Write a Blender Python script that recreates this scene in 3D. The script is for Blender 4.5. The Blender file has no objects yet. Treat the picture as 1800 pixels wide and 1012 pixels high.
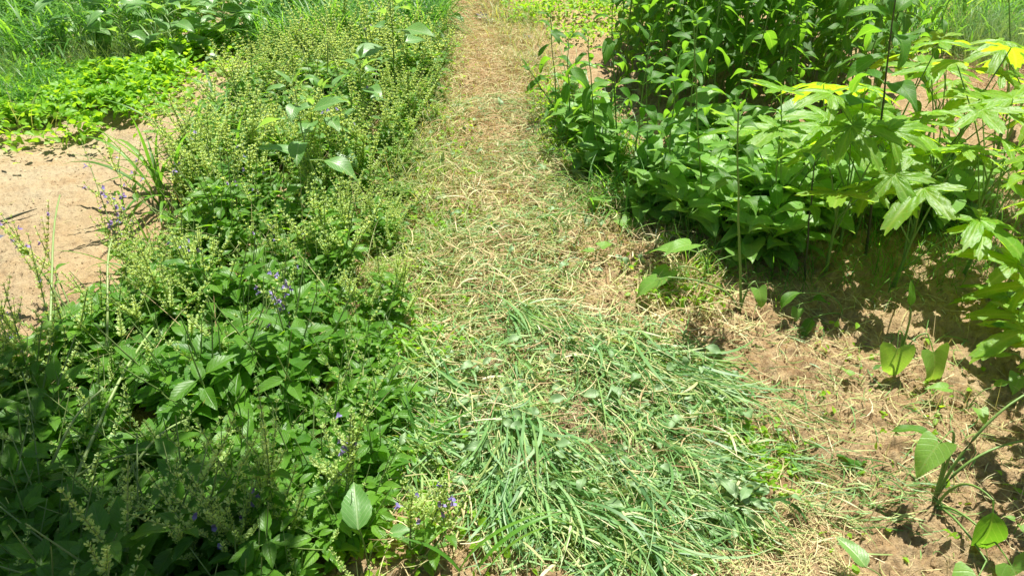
import bpy, math, random
import numpy as np
from mathutils import Matrix, Vector, Euler

random.seed(7)
RNG = np.random.default_rng(11)
C = bpy.context.scene.collection
SC = bpy.context.scene

# ------------------------------------------------------------------ camera
CAM_H = 1.55
PITCH = math.radians(33.0)
FPX = 1360.0
cam_d = bpy.data.cameras.new('camera')
cam = bpy.data.objects.new('camera', cam_d)
C.objects.link(cam)
cam.location = (0, 0, CAM_H)
cam.rotation_euler = (math.radians(90) - PITCH, 0, 0)
cam_d.sensor_width = 36.0
cam_d.lens = 36.0 * FPX / 1800.0
cam_d.clip_start = 0.05
cam_d.clip_end = 600
SC.camera = cam

# ------------------------------------------------------------------ light
SUN_EL = 67.0
SUN_AZ = 22.0           # degrees to the right of the view direction (+Y), in front of the camera
w = bpy.data.worlds.new("World")
SC.world = w
w.use_nodes = True
wn = w.node_tree
wn.nodes.clear()
sky = wn.nodes.new('ShaderNodeTexSky')
sky.sky_type = 'NISHITA'
sky.sun_disc = False
sky.sun_elevation = math.radians(SUN_EL)
sky.sun_rotation = math.radians(SUN_AZ)
bg = wn.nodes.new('ShaderNodeBackground')
bg.inputs['Strength'].default_value = 0.045
wo = wn.nodes.new('ShaderNodeOutputWorld')
wn.links.new(sky.outputs[0], bg.inputs[0])
wn.links.new(bg.outputs[0], wo.inputs[0])
sd = bpy.data.lights.new('sun', 'SUN')
sd.energy = 5.0
sd.angle = math.radians(0.5)
sd.color = (1.0, 0.955, 0.88)
sun = bpy.data.objects.new('sun', sd)
C.objects.link(sun)
_a, _e = math.radians(SUN_AZ), math.radians(SUN_EL)
tosun = Vector((math.sin(_a) * math.cos(_e), math.cos(_a) * math.cos(_e), math.sin(_e)))
sun.rotation_euler = tosun.to_track_quat('Z', 'Y').to_euler()
sun.location = (0, 0, 20)
SC.view_settings.view_transform = 'Standard'
SC.view_settings.look = 'None'
SC.view_settings.gamma = 1.0
SC.view_settings.exposure = 1.05
SC.render.engine = 'CYCLES'
SC.cycles.max_bounces = 6
SC.cycles.diffuse_bounces = 3
SC.cycles.transmission_bounces = 4
SC.cycles.glossy_bounces = 2

# ------------------------------------------------------------------ utilities
def P(u, v, z=0.0):
    """ground point under photograph pixel (u, v)"""
    dx = (u - 900) / FPX
    dy = (506 - v) / FPX
    d = np.array((dx, math.cos(PITCH) + dy * math.sin(PITCH), -math.sin(PITCH) + dy * math.cos(PITCH)))
    t = (CAM_H - z) / -d[2]
    return d[0] * t, d[1] * t

def vnoise(x, y, seed=0):
    xi = np.floor(x).astype(np.int64); yi = np.floor(y).astype(np.int64)
    xf = x - xi; yf = y - yi
    xf = xf * xf * (3 - 2 * xf); yf = yf * yf * (3 - 2 * yf)
    def h(a, b):
        n = (a * 374761393 + b * 668265263 + seed * 974634777) & 0x7fffffff
        n = ((n ^ (n >> 13)) * 1274126177) & 0x7fffffff
        n = (n ^ (n >> 16)) & 0xffff
        return n / 65535.0
    return (h(xi, yi) * (1 - xf) * (1 - yf) + h(xi + 1, yi) * xf * (1 - yf)
            + h(xi, yi + 1) * (1 - xf) * yf + h(xi + 1, yi + 1) * xf * yf)

def gbase(x, y):
    """broad shape of the ground"""
    x = np.asarray(x, float); y = np.asarray(y, float)
    z = 0.05 * (vnoise(x * 1.3 + 9, y * 1.3 + 4, 1) - .5)
    z = z + 0.045 * (vnoise(x * 3.7, y * 3.7, 2) - .5)
    z = z - 0.04 * np.exp(-((x + 2.5) / .6) ** 2)           # trodden sandy strip on the left
    foot = np.clip(vnoise(x * 4.2 + 2, y * 2.6 + 5, 12) - .58, 0, 1) * np.clip((-1.2 - x) / .5, 0, 1)
    z = z - 0.07 * foot
    return z

def gz(x, y):
    x = np.asarray(x, float); y = np.asarray(y, float)
    z = gbase(x, y)
    rough = 0.35 + 0.65 * np.clip((x + 1.2) / .8, 0, 1)      # the left strip is smooth, the bed is cloddy
    z = z + rough * 0.030 * (vnoise(x * 11, y * 11, 3) - .5)
    c = vnoise(x * 27, y * 27, 4)
    z = z + rough * 0.022 * (np.abs(c - .5) * 2)
    return z

def g1(x, y):
    return float(gz(np.array([x]), np.array([y]))[0])

class MB:
    """collects faces; every vertex has a uv pair and a tint value"""
    def __init__(self):
        self.v = []; self.uv = []; self.t = []; self.f3 = []; self.f4 = []; self.n = 0
    def add(self, v, f, uv=None, tint=0.5):
        v = np.asarray(v, np.float32).reshape(-1, 3)
        n = len(v)
        if uv is None: uv = np.full((n, 2), .5, np.float32)
        t = np.broadcast_to(np.asarray(tint, np.float32), (n,))
        self.v.append(v); self.uv.append(np.asarray(uv, np.float32).reshape(-1, 2)); self.t.append(t)
        f = np.asarray(f, np.int64)
        if f.shape[1] == 3: self.f3.append(f + self.n)
        else: self.f4.append(f + self.n)
        self.n += n
    def many(self, tv, tf, tuv, M, T, S=None, tint=None):
        """stamp template (tv, tf, tuv) with rotations M (n,3,3), offsets T (n,3)"""
        n = len(T)
        if n == 0: return
        vv = np.einsum('nij,vj->nvi', M, tv)
        if S is not None:
            vv = vv * np.asarray(S).reshape(n, 1, -1)
        vv = vv + T[:, None, :]
        k = len(tv)
        ff = (tf[None] + (np.arange(n) * k)[:, None, None]).reshape(-1, tf.shape[1])
        if tint is None: tint = RNG.random(n)
        self.add(vv.reshape(-1, 3), ff, np.tile(tuv, (n, 1)), np.repeat(tint, k))
    def build(self, name, mat, parent=None, link=True):
        me = bpy.data.meshes.new(name)
        v = np.concatenate(self.v); uv = np.concatenate(self.uv); t = np.concatenate(self.t)
        me.vertices.add(len(v)); me.vertices.foreach_set('co', v.ravel())
        idx = []; tot = []
        if self.f3:
            a = np.concatenate(self.f3); idx.append(a.ravel()); tot.append(np.full(len(a), 3))
        if self.f4:
            a = np.concatenate(self.f4); idx.append(a.ravel()); tot.append(np.full(len(a), 4))
        idx = np.concatenate(idx).astype(np.int32); tot = np.concatenate(tot).astype(np.int32)
        st = np.concatenate(([0], np.cumsum(tot)[:-1])).astype(np.int32)
        me.loops.add(len(idx)); me.loops.foreach_set('vertex_index', idx)
        me.polygons.add(len(tot)); me.polygons.foreach_set('loop_start', st)
        me.polygons.foreach_set('loop_total', tot)
        me.polygons.foreach_set('use_smooth', np.ones(len(tot), bool))
        l = me.uv_layers.new(name='UVMap')
        l.data.foreach_set('uv', uv[idx].ravel())
        at = me.attributes.new('tint', 'FLOAT', 'POINT')
        at.data.foreach_set('value', t.astype(np.float32))
        me.materials.append(mat)
        me.update(); me.validate()
        o = bpy.data.objects.new(name, me)
        if link: C.objects.link(o)
        if parent is not None: o.parent = parent
        return o

def tag(o, label=None, cat=None, group=None, kind=None):
    if label: o['label'] = label
    if cat: o['category'] = cat
    if group: o['group'] = group
    if kind: o['kind'] = kind
    return o

def empty(name, loc, rz=0.0):
    o = bpy.data.objects.new(name, None)
    o.location = loc; o.rotation_euler = (0, 0, rz)
    o.empty_display_size = .05
    C.objects.link(o)
    return o

def copy_tree(o, parent=None):
    c = o.copy(); C.objects.link(c); c.parent = parent
    for ch in list(o.children): copy_tree(ch, c)
    return c

# rotations: pitch about X, then roll about Y, then azimuth about Z  (Blender XYZ euler)
def rots(pitch, roll, az):
    pitch = np.asarray(pitch, float); roll = np.broadcast_to(np.asarray(roll, float), pitch.shape)
    az = np.broadcast_to(np.asarray(az, float), pitch.shape)
    n = len(pitch)
    def R(ax, a):
        m = np.zeros((n, 3, 3)); c = np.cos(a); s = np.sin(a)
        i, j = [(1, 2), (2, 0), (0, 1)][ax]
        m[:, ax, ax] = 1; m[:, i, i] = c; m[:, j, j] = c; m[:, i, j] = -s; m[:, j, i] = s
        return m
    # blade first rolls about its own axis (Y), then pitches, then turns
    return R(2, az) @ R(0, pitch) @ R(1, roll)

def eul(pitch, roll, az):
    m = rots([pitch], roll, az)[0]
    return Matrix(m.tolist()).to_euler()

def tube(mb, pts, rad, sides=5, tint=.5, cap=True):
    pts = np.asarray(pts, float); n = len(pts)
    rad = np.broadcast_to(np.asarray(rad, float), (n,))
    d = np.gradient(pts, axis=0); d /= np.linalg.norm(d, axis=1)[:, None] + 1e-9
    ref = np.array((0.31, 0.17, 0.05)); ref = np.where(np.abs(d @ np.array((0, 0, 1.)))[:, None] > .9, np.array((1., 0, 0)), np.array((0, 0, 1.)))
    a = np.cross(d, ref); a /= np.linalg.norm(a, axis=1)[:, None] + 1e-9
    b = np.cross(d, a)
    th = np.linspace(0, 2 * math.pi, sides, endpoint=False)
    v = pts[:, None] + rad[:, None, None] * (np.cos(th)[None, :, None] * a[:, None] + np.sin(th)[None, :, None] * b[:, None])
    f = []
    for i in range(n - 1):
        for j in range(sides):
            k = (j + 1) % sides
            f.append((i * sides + j, i * sides + k, (i + 1) * sides + k, (i + 1) * sides + j))
    uv = np.zeros((n * sides, 2)); uv[:, 0] = .5; uv[:, 1] = np.repeat(np.linspace(0, 1, n), sides)
    mb.add(v.reshape(-1, 3), f, uv, tint)

def strip_leaf(L, W, prof, nl=10, na=4, fold=.25, droop=.3, wave=.05, ser=0.0, heart=0.0, pet=0.0, petr=.0016, seed=0, curl=0.0):
    """leaf along +Y, upper face +Z"""
    r = random.Random(seed)
    ph = r.random() * 6
    vs = []; uv = []
    if ser: nl = max(nl, 14)
    for i in range(nl + 1):
        t = i / nl
        wv = prof(t) * W * .5
        if ser and 0 < i < nl: wv *= 1 + (ser if i % 2 else -ser * .4)
        wv = max(wv, 0.0004)
        for j in range(na + 1):
            s = -1 + 2 * j / na
            x = s * wv
            y = t * L - heart * abs(x) * (1 - t) ** 3 * 2
            z = fold * abs(x) - droop * L * t * t + wave * W * math.sin(t * 9 + ph + s * 1.5) * abs(s) - curl * x * x / max(W, 1e-3)
            vs.append((x, y, z)); uv.append((.5 + .5 * s * prof(t), t))
    vs = np.array(vs)
    # real arc droop: bend instead of shear
    if droop > .25:
        y = vs[:, 1].copy() / L; ang = droop * 1.6
        yy = np.clip(y, 0, 1)
        zr = vs[:, 2] + droop * L * y * y
        vs[:, 1] = L * np.sin(ang * y) / ang + zr * np.sin(ang * yy)
        vs[:, 2] = -L * (1 - np.cos(ang * y)) / ang + zr * np.cos(ang * yy)
    f = []
    k = na + 1
    for i in range(nl):
        for j in range(na):
            f.append((i * k + j, i * k + j + 1, (i + 1) * k + j + 1, (i + 1) * k + j))
    uv = np.array(uv)
    if pet > 0:
        vs = vs + np.array((0, pet, pet * .12))
        n0 = len(vs)
        pv = []
        for q, (yy, zz, rr) in enumerate(((0, 0, petr * 1.3), (pet * .55, pet * .11, petr), (pet * 1.02, pet * .12, petr * .8))):
            for a in range(4):
                an = a * math.pi / 2 + .7
                pv.append((math.cos(an) * rr, yy, zz + math.sin(an) * rr))
        for q in range(2):
            for a in range(4):
                b = (a + 1) % 4
                f.append((n0 + q * 4 + a, n0 + q * 4 + b, n0 + q * 4 + 4 + b, n0 + q * 4 + 4 + a))
        vs = np.concatenate((vs, np.array(pv)))
        uv = np.concatenate((uv, np.tile((.5, .02), (len(pv), 1))))
    return vs, np.array(f), uv

def palm_leaf(R, lobes=5, spread=2.5, depth=.55, teeth=.05, rings=6, pet=0.2, petr=.0026, droop=.25, seed=0, narrow=1.0):
    """palmately lobed leaf; petiole runs along +Y from the origin and the blade opens at its end"""
    r = random.Random(seed)
    NT = 26 * lobes
    centers = [(-spread + 2 * spread * i / (lobes - 1)) for i in range(lobes)]
    size = [1 - .38 * abs(c) / spread + r.uniform(-.06, .06) for c in centers]
    half = spread / (lobes - 1)
    vs = [(0, 0, 0)]; uv = [(.5, 0.0)]
    th = np.linspace(-spread - half * .8, spread + half * .8, NT + 1)
    lift = [r.uniform(-.12, .12) for _ in centers]
    for q in range(1, rings + 1):
        s = q / rings
        for i, a in enumerate(th):
            k = min(range(lobes), key=lambda m: abs(centers[m] - a))
            da = (a - centers[k]) / half
            pr = abs(da) ** 1.75
            rad = size[k] * (1 - depth * min(1, pr))
            if abs(da) > 1: rad *= max(.2, 1 - (abs(da) - 1) * 1.5)
            rad *= 1 - .10 * min(1, abs(da)) + teeth * (1, .3, -1, -.3)[i % 4] * (s ** 3)
            rr = R * rad * s
            # lobes belly out: bend the angle towards the lobe axis near the rim
            aa = centers[k] + (a - centers[k]) * (1 - .25 * (s ** 2) * narrow)
            x = math.sin(aa) * rr; y = math.cos(aa) * rr
            z = -droop * R * (rr / R) ** 2 + lift[k] * R * (rr / R) ** 1.5 + .10 * abs(da) * rr * .6 + .012 * R * math.sin(i * .9 + q * 1.7 + seed)
            vs.append((x, y, z)); uv.append((.5 + .5 * da * min(1, s * 1.2) * .8, s))
    f3 = []; f4 = []
    n = NT + 1
    for i in range(NT):
        f4.append((0, 1 + i, 1 + i + 1, 0))
    f3 = [(0, 2 + i, 1 + i) for i in range(NT)]
    f4 = []
    for q in range(rings - 1):
        for i in range(NT):
            a = 1 + q * n + i
            f4.append((a, a + 1, a + n + 1, a + n))
    vs = np.array(vs) + np.array((0, pet, 0))
    return vs, np.array(f3), np.array(f4), np.array(uv), pet, petr

def blades(mb, x, y, z, az, el, L, W, bend=0.5, k=5, side=0.0, tint=None, curv=0.0, fold=False, roll=0.0):
    """n grass blades, each a curved tapering ribbon"""
    n = len(x)
    br = lambda a: np.broadcast_to(np.asarray(a, float), (n,)).copy()
    az, el, L, W, bend, curv, roll = map(br, (az, el, L, W, bend, curv, roll))
    p = np.stack((x, y, br(z)), 1)
    pts = [p.copy()]; dirs = []
    for i in range(k):
        t = (i + .5) / k
        e = el - bend * t * 1.6
        a = az + curv * t
        d = np.stack((np.cos(e) * np.cos(a), np.cos(e) * np.sin(a), np.sin(e)), 1)
        dirs.append(d)
        p = p + d * (L / k)[:, None]
        pts.append(p.copy())
    pts = np.stack(pts, 1)                                   # n,k+1,3
    D = np.stack([dirs[0]] + dirs, 1)
    up = np.array((0, 0, 1.))
    s = np.cross(D, up); s /= np.linalg.norm(s, axis=2, keepdims=True) + 1e-6
    nn = np.cross(s, D)
    s = s * np.cos(roll)[:, None, None] + nn * np.sin(roll)[:, None, None]
    nn = np.cross(s, D)
    tt = np.linspace(0, 1, k + 1)
    wp = np.minimum(1, .55 + 1.2 * tt) * np.clip((1 - tt) * 2.2, 0.03, 1) ** .8
    ww = (W[:, None] * wp[None] * .5)[:, :, None]
    if fold:
        rows = np.stack((pts - s * ww + nn * ww * .35, pts, pts + s * ww + nn * ww * .35), 2); m = 3
    else:
        rows = np.stack((pts - s * ww, pts + s * ww), 2); m = 2
    base = np.arange(n)[:, None, None] * ((k + 1) * m)
    q = []
    for i in range(k):
        for j in range(m - 1):
            q.append((i * m + j, i * m + j + 1, (i + 1) * m + j + 1, (i + 1) * m + j))
    f = (np.array(q)[None] + base).reshape(-1, 4)
    uv = np.zeros((n, k + 1, m, 2)); uv[..., 0] = np.linspace(0, 1, m)[None, None]; uv[..., 1] = tt[None, :, None]
    if tint is None: tint = RNG.random(n)
    mb.add(rows.reshape(-1, 3), f, uv.reshape(-1, 2), np.repeat(tint, (k + 1) * m))

def in_poly(x, y, poly):
    poly = np.asarray(poly, float)
    ins = np.zeros(len(x), bool)
    j = len(poly) - 1
    for i in range(len(poly)):
        xi, yi = poly[i]; xj, yj = poly[j]
        c = ((yi > y) != (yj > y)) & (x < (xj - xi) * (y - yi) / (yj - yi + 1e-12) + xi)
        ins ^= c; j = i
    return ins

def scatter(poly, n, rng=RNG, soft=0.0):
    poly = np.asarray(poly, float)
    lo = poly.min(0); hi = poly.max(0)
    xs = []; c = 0
    while c < n:
        p = lo + rng.random((n * 2, 2)) * (hi - lo)
        p = p[in_poly(p[:, 0], p[:, 1], poly)]
        xs.append(p); c += len(p)
    p = np.concatenate(xs)[:n]
    if soft: p = p + rng.normal(0, soft, p.shape)
    return p[:, 0], p[:, 1]

def PP(*px):
    return [P(u, v) for u, v in px]

# ------------------------------------------------------------------ materials
def nodes(name):
    m = bpy.data.materials.new(name); m.use_nodes = True
    nt = m.node_tree; nt.nodes.clear()
    out = nt.nodes.new('ShaderNodeOutputMaterial')
    return m, nt, out

def math_node(nt, op, a, b=None, clamp=False):
    n = nt.nodes.new('ShaderNodeMath'); n.operation = op; n.use_clamp = clamp
    for i, q in enumerate((a, b)):
        if q is None: continue
        if isinstance(q, (int, float)): n.inputs[i].default_value = q
        else: nt.links.new(q, n.inputs[i])
    return n.outputs[0]

def mixc(nt, fac, a, b, mode='MIX'):
    n = nt.nodes.new('ShaderNodeMix'); n.data_type = 'RGBA'; n.blend_type = mode
    for s, q in ((n.inputs[0], fac), (n.inputs[6], a), (n.inputs[7], b)):
        if isinstance(q, (int, float)): s.default_value = q
        elif isinstance(q, tuple): s.default_value = (*q, 1)
        else: nt.links.new(q, s)
    return n.outputs[2]

def leaf_mat(name, c1, c2, trans, tfac=.38, rough=.42, vein=(.30, .42, .16), vs=.5, spots=None, spot_amt=.62, nscale=25., nv=7., spec=.5, vbump=.25):
    m, nt, out = nodes(name)
    at = nt.nodes.new('ShaderNodeAttribute'); at.attribute_name = 'tint'
    oi = nt.nodes.new('ShaderNodeObjectInfo')
    f = math_node(nt, 'ADD', math_node(nt, 'MULTIPLY', at.outputs['Fac'], .6), math_node(nt, 'MULTIPLY', oi.outputs['Random'], .4))
    col = mixc(nt, f, c1, c2)
    tc = nt.nodes.new('ShaderNodeTexCoord')
    nz = nt.nodes.new('ShaderNodeTexNoise'); nz.inputs['Scale'].default_value = nscale; nz.inputs['Detail'].default_value = 3
    nt.links.new(tc.outputs['Object'], nz.inputs['Vector'])
    dk = mixc(nt, math_node(nt, 'MULTIPLY', nz.outputs[0], .55), col, tuple(c * .45 for c in c1))
    hgt = nz.outputs[0]
    if vs:
        uvn = nt.nodes.new('ShaderNodeUVMap'); uvn.uv_map = 'UVMap'
        sp = nt.nodes.new('ShaderNodeSeparateXYZ'); nt.links.new(uvn.outputs[0], sp.inputs[0])
        ax = math_node(nt, 'ABSOLUTE', math_node(nt, 'SUBTRACT', sp.outputs[0], .5))
        mid = math_node(nt, 'SUBTRACT', 1.0, math_node(nt, 'MULTIPLY', ax, 22.), True)
        fr = math_node(nt, 'FRACT', math_node(nt, 'MULTIPLY', math_node(nt, 'SUBTRACT', sp.outputs[1], math_node(nt, 'MULTIPLY', ax, .75)), nv))
        tri = math_node(nt, 'ABSOLUTE', math_node(nt, 'SUBTRACT', fr, .5))
        lat = math_node(nt, 'MULTIPLY', math_node(nt, 'SUBTRACT', 1.0, math_node(nt, 'MULTIPLY', tri, 9.), True), .6)
        vv = math_node(nt, 'MAXIMUM', mid, lat)
        dk = mixc(nt, math_node(nt, 'MULTIPLY', vv, vs), dk, vein)
        hgt = math_node(nt, 'SUBTRACT', hgt, math_node(nt, 'MULTIPLY', vv, 1.6))
    if spots:
        n2 = nt.nodes.new('ShaderNodeTexNoise'); n2.inputs['Scale'].default_value = nscale * .7; n2.inputs['Detail'].default_value = 5
        nt.links.new(tc.outputs['Object'], n2.inputs['Vector'])
        rmp = nt.nodes.new('ShaderNodeMapRange'); rmp.inputs[1].default_value = spot_amt; rmp.inputs[2].default_value = spot_amt + .06
        nt.links.new(n2.outputs[0], rmp.inputs[0])
        dk = mixc(nt, rmp.outputs[0], dk, spots)
    p = nt.nodes.new('ShaderNodeBsdfPrincipled')
    nt.links.new(dk, p.inputs['Base Color'])
    p.inputs['Roughness'].default_value = rough
    p.inputs['Specular IOR Level'].default_value = spec
    bp = nt.nodes.new('ShaderNodeBump'); bp.inputs['Strength'].default_value = vbump; bp.inputs['Distance'].default_value = .002
    nt.links.new(hgt, bp.inputs['Height']); nt.links.new(bp.outputs[0], p.inputs['Normal'])
    tr = nt.nodes.new('ShaderNodeBsdfTranslucent')
    tcol = mixc(nt, .5, mixc(nt, 1.0, dk, (4.2, 3.0, 1.4), 'MULTIPLY'), trans)
    nt.links.new(tcol, tr.inputs['Color'])
    mx = nt.nodes.new('ShaderNodeMixShader'); mx.inputs[0].default_value = tfac
    nt.links.new(p.outputs[0], mx.inputs[1]); nt.links.new(tr.outputs[0], mx.inputs[2])
    nt.links.new(mx.outputs[0], out.inputs[0])
    return m

def ramp_mat(name, stops, rough=.7, trans=0.0, tcol=(.4, .4, .1), spec=.35):
    """colour picked per blade from its tint"""
    m, nt, out = nodes(name)
    at = nt.nodes.new('ShaderNodeAttribute'); at.attribute_name = 'tint'
    cr = nt.nodes.new('ShaderNodeValToRGB')
    e = cr.color_ramp.elements
    e[0].position = stops[0][0]; e[0].color = (*stops[0][1], 1)
    e[1].position = stops[-1][0]; e[1].color = (*stops[-1][1], 1)
    for s, c in stops[1:-1]:
        q = e.new(s); q.color = (*c, 1)
    nt.links.new(at.outputs['Fac'], cr.inputs[0])
    tc = nt.nodes.new('ShaderNodeTexCoord')
    nz = nt.nodes.new('ShaderNodeTexNoise'); nz.inputs['Scale'].default_value = 60; nz.inputs['Detail'].default_value = 2
    nt.links.new(tc.outputs['Object'], nz.inputs['Vector'])
    c = mixc(nt, math_node(nt, 'MULTIPLY', nz.outputs[0], .5), cr.outputs[0], mixc(nt, 1.0, cr.outputs[0], (.5, .45, .4), 'MULTIPLY'))
    p = nt.nodes.new('ShaderNodeBsdfPrincipled'); nt.links.new(c, p.inputs['Base Color'])
    p.inputs['Roughness'].default_value = rough; p.inputs['Specular IOR Level'].default_value = spec
    if trans:
        tr = nt.nodes.new('ShaderNodeBsdfTranslucent')
        nt.links.new(mixc(nt, .5, mixc(nt, 1.0, c, (3.2, 2.6, 1.2), 'MULTIPLY'), tcol), tr.inputs['Color'])
        mx = nt.nodes.new('ShaderNodeMixShader'); mx.inputs[0].default_value = trans
        nt.links.new(p.outputs[0], mx.inputs[1]); nt.links.new(tr.outputs[0], mx.inputs[2])
        nt.links.new(mx.outputs[0], out.inputs[0])
    else:
        nt.links.new(p.outputs[0], out.inputs[0])
    return m

def soil_mat():
    m, nt, out = nodes('sandy_soil')
    tc = nt.nodes.new('ShaderNodeTexCoord')
    def noise(sc, det=4, ro=.6):
        n = nt.nodes.new('ShaderNodeTexNoise'); n.inputs['Scale'].default_value = sc
        n.inputs['Detail'].default_value = det; n.inputs['Roughness'].default_value = ro
        nt.links.new(tc.outputs['Object'], n.inputs['Vector']); return n.outputs[0]
    def ramp(src, a, b):
        r = nt.nodes.new('ShaderNodeMapRange'); r.inputs[1].default_value = a; r.inputs[2].default_value = b
        nt.links.new(src, r.inputs[0]); return r.outputs[0]
    c = mixc(nt, ramp(noise(1.6, 5), .35, .65), (.46, .325, .170), (.35, .225, .108))
    c = mixc(nt, ramp(noise(14, 6), .42, .62), c, (.49, .365, .20))
    # the trodden strip on the left is paler sand
    sp = nt.nodes.new('ShaderNodeSeparateXYZ'); nt.links.new(tc.outputs['Object'], sp.inputs[0])
    left = nt.nodes.new('ShaderNodeMapRange'); left.inputs[1].default_value = -1.3; left.inputs[2].default_value = -1.9
    nt.links.new(math_node(nt, 'ADD', sp.outputs[0], math_node(nt, 'MULTIPLY', noise(3, 3), .4)), left.inputs[0])
    c = mixc(nt, math_node(nt, 'MULTIPLY', left.outputs[0], ramp(noise(4.5, 4), .30, .62)), c, (.48, .395, .245))
    c = mixc(nt, math_node(nt, 'MULTIPLY', ramp(noise(55, 4), .52, .72), .55), c, (.20, .12, .062))
    c = mixc(nt, math_node(nt, 'MULTIPLY', ramp(noise(260, 3), .55, .7), .6), c, (.54, .44, .30))
    p = nt.nodes.new('ShaderNodeBsdfPrincipled'); nt.links.new(c, p.inputs['Base Color'])
    p.inputs['Roughness'].default_value = .95; p.inputs['Specular IOR Level'].default_value = .15
    h = math_node(nt, 'ADD', math_node(nt, 'MULTIPLY', noise(90, 5, .7), 1.0), math_node(nt, 'MULTIPLY', noise(350, 3, .7), .5))
    bp = nt.nodes.new('ShaderNodeBump'); bp.inputs['Strength'].default_value = 1.0; bp.inputs['Distance'].default_value = .012
    nt.links.new(h, bp.inputs['Height']); nt.links.new(bp.outputs[0], p.inputs['Normal'])
    nt.links.new(p.outputs[0], out.inputs[0])
    return m

M = {}
M['soil'] = soil_mat()
M['clod'] = M['soil']
M['straw'] = ramp_mat('dry_straw', [(0, (.30, .19, .09)), (.25, (.46, .36, .18)), (.5, (.62, .54, .30)), (.7, (.40, .46, .17)), (.85, (.55, .56, .26)), (1, (.74, .68, .46))], .75, .15, (.5, .4, .15))
M['red_straw'] = ramp_mat('brown_straw', [(0, (.28, .16, .07)), (.4, (.48, .32, .16)), (.7, (.60, .46, .25)), (1, (.55, .55, .28))], .8, .12, (.5, .35, .15))
M['cut'] = ramp_mat('cut_green_grass', [(0, (.05, .16, .04)), (.3, (.13, .30, .085)), (.6, (.23, .43, .14)), (.82, (.36, .50, .16)), (1, (.58, .57, .28))], .45, .30, (.26, .46, .08), .4)
M['grass'] = ramp_mat('green_grass', [(0, (.04, .14, .014)), (.5, (.09, .27, .03)), (1, (.20, .42, .06))], .45, .45, (.28, .58, .04), .4)
M['pale_grass'] = ramp_mat('pale_grass', [(0, (.14, .23, .05)), (.5, (.26, .35, .10)), (1, (.46, .47, .20))], .5, .38, (.35, .48, .08), .4)
M['feather'] = ramp_mat('feathery_green', [(0, (.10, .20, .05)), (1, (.22, .34, .12))], .55, .35, (.25, .42, .08))
M['roots'] = ramp_mat('dry_roots', [(0, (.25, .15, .08)), (1, (.50, .36, .22))], .85)
M['herb_leaf'] = leaf_mat('herb_leaf', (.050, .175, .012), (.160, .35, .026), (.30, .64, .02), .40, .45, (.20, .36, .07), .35, nscale=40, vbump=.5, spec=.4)
M['herb_stem'] = leaf_mat('herb_stem', (.20, .33, .08), (.34, .44, .15), (.3, .4, .1), .10, .5, vs=0)
M['calyx'] = leaf_mat('calyx', (.36, .55, .13), (.62, .75, .34), (.52, .78, .22), .42, .5, vs=0, nscale=120, spec=.3)
M['purple'] = leaf_mat('purple_petal', (.17, .14, .42), (.33, .28, .62), (.35, .28, .7), .35, .5, vs=0)
M['tall_leaf'] = leaf_mat('tall_leaf', (.035, .140, .012), (.110, .270, .026), (.27, .62, .03), .45, .50, (.24, .40, .10), .4, spots=(.13, .12, .03), spot_amt=.66, spec=.28)
M['tall_stem'] = leaf_mat('tall_stem', (.12, .25, .045), (.24, .38, .08), (.2, .4, .05), .08, .5, vs=0)
M['dark_stem'] = leaf_mat('dark_stem', (.035, .05, .02), (.07, .07, .03), (.1, .1, .05), .03, .5, vs=0)
M['heart_leaf'] = leaf_mat('heart_leaf', (.12, .30, .045), (.25, .45, .09), (.28, .58, .05), .40, .40, (.30, .44, .16), .45, spots=(.22, .20, .06), spot_amt=.65, spec=.28)
M['palm_leaf'] = leaf_mat('palm_leaf', (.12, .31, .016), (.25, .46, .030), (.46, .76, .02), .48, .45, (.34, .48, .10), .45, spots=(.26, .20, .04), spot_amt=.65, nv=6, spec=.4)
M['yellow_leaf'] = leaf_mat('yellow_leaf', (.18, .34, .025), (.30, .44, .04), (.46, .68, .03), .4, .5, (.5, .5, .2), .4, spots=(.30, .16, .05), spot_amt=.64)
M['cover_leaf'] = leaf_mat('cover_leaf', (.14, .36, .018), (.27, .49, .03), (.42, .72, .03), .42, .5, vs=0, nscale=60, spec=.35)
M['amaranth_leaf'] = leaf_mat('amaranth_leaf', (.11, .28, .06), (.19, .38, .10), (.28, .58, .06), .38, .40, (.45, .55, .30), .5, nv=9)
M['wilt_leaf'] = leaf_mat('wilted_leaf', (.16, .30, .11), (.28, .42, .19), (.2, .35, .1), .2, .5, (.3, .4, .2), .5)

def plastic_mat():
    m, nt, out = nodes('mulch_film')
    tc = nt.nodes.new('ShaderNodeTexCoord')
    n = nt.nodes.new('ShaderNodeTexNoise'); n.inputs['Scale'].default_value = 22; n.inputs['Detail'].default_value = 5
    nt.links.new(tc.outputs['Object'], n.inputs['Vector'])
    r = nt.nodes.new('ShaderNodeMapRange'); r.inputs[1].default_value = .50; r.inputs[2].default_value = .60
    nt.links.new(n.outputs[0], r.inputs[0])
    c = mixc(nt, r.outputs[0], (.10, .11, .14), (.42, .33, .22))
    p = nt.nodes.new('ShaderNodeBsdfPrincipled'); nt.links.new(c, p.inputs['Base Color'])
    p.inputs['Roughness'].default_value = .38
    nt.links.new(p.outputs[0], out.inputs[0])
    return m
M['film'] = plastic_mat()
M['bark'] = ramp_mat('bark', [(0, (.10, .07, .05)), (1, (.2, .15, .1))], .9)
M['stone'] = ramp_mat('stone', [(0, (.5, .46, .42)), (1, (.6, .56, .5))], .8)

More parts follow.
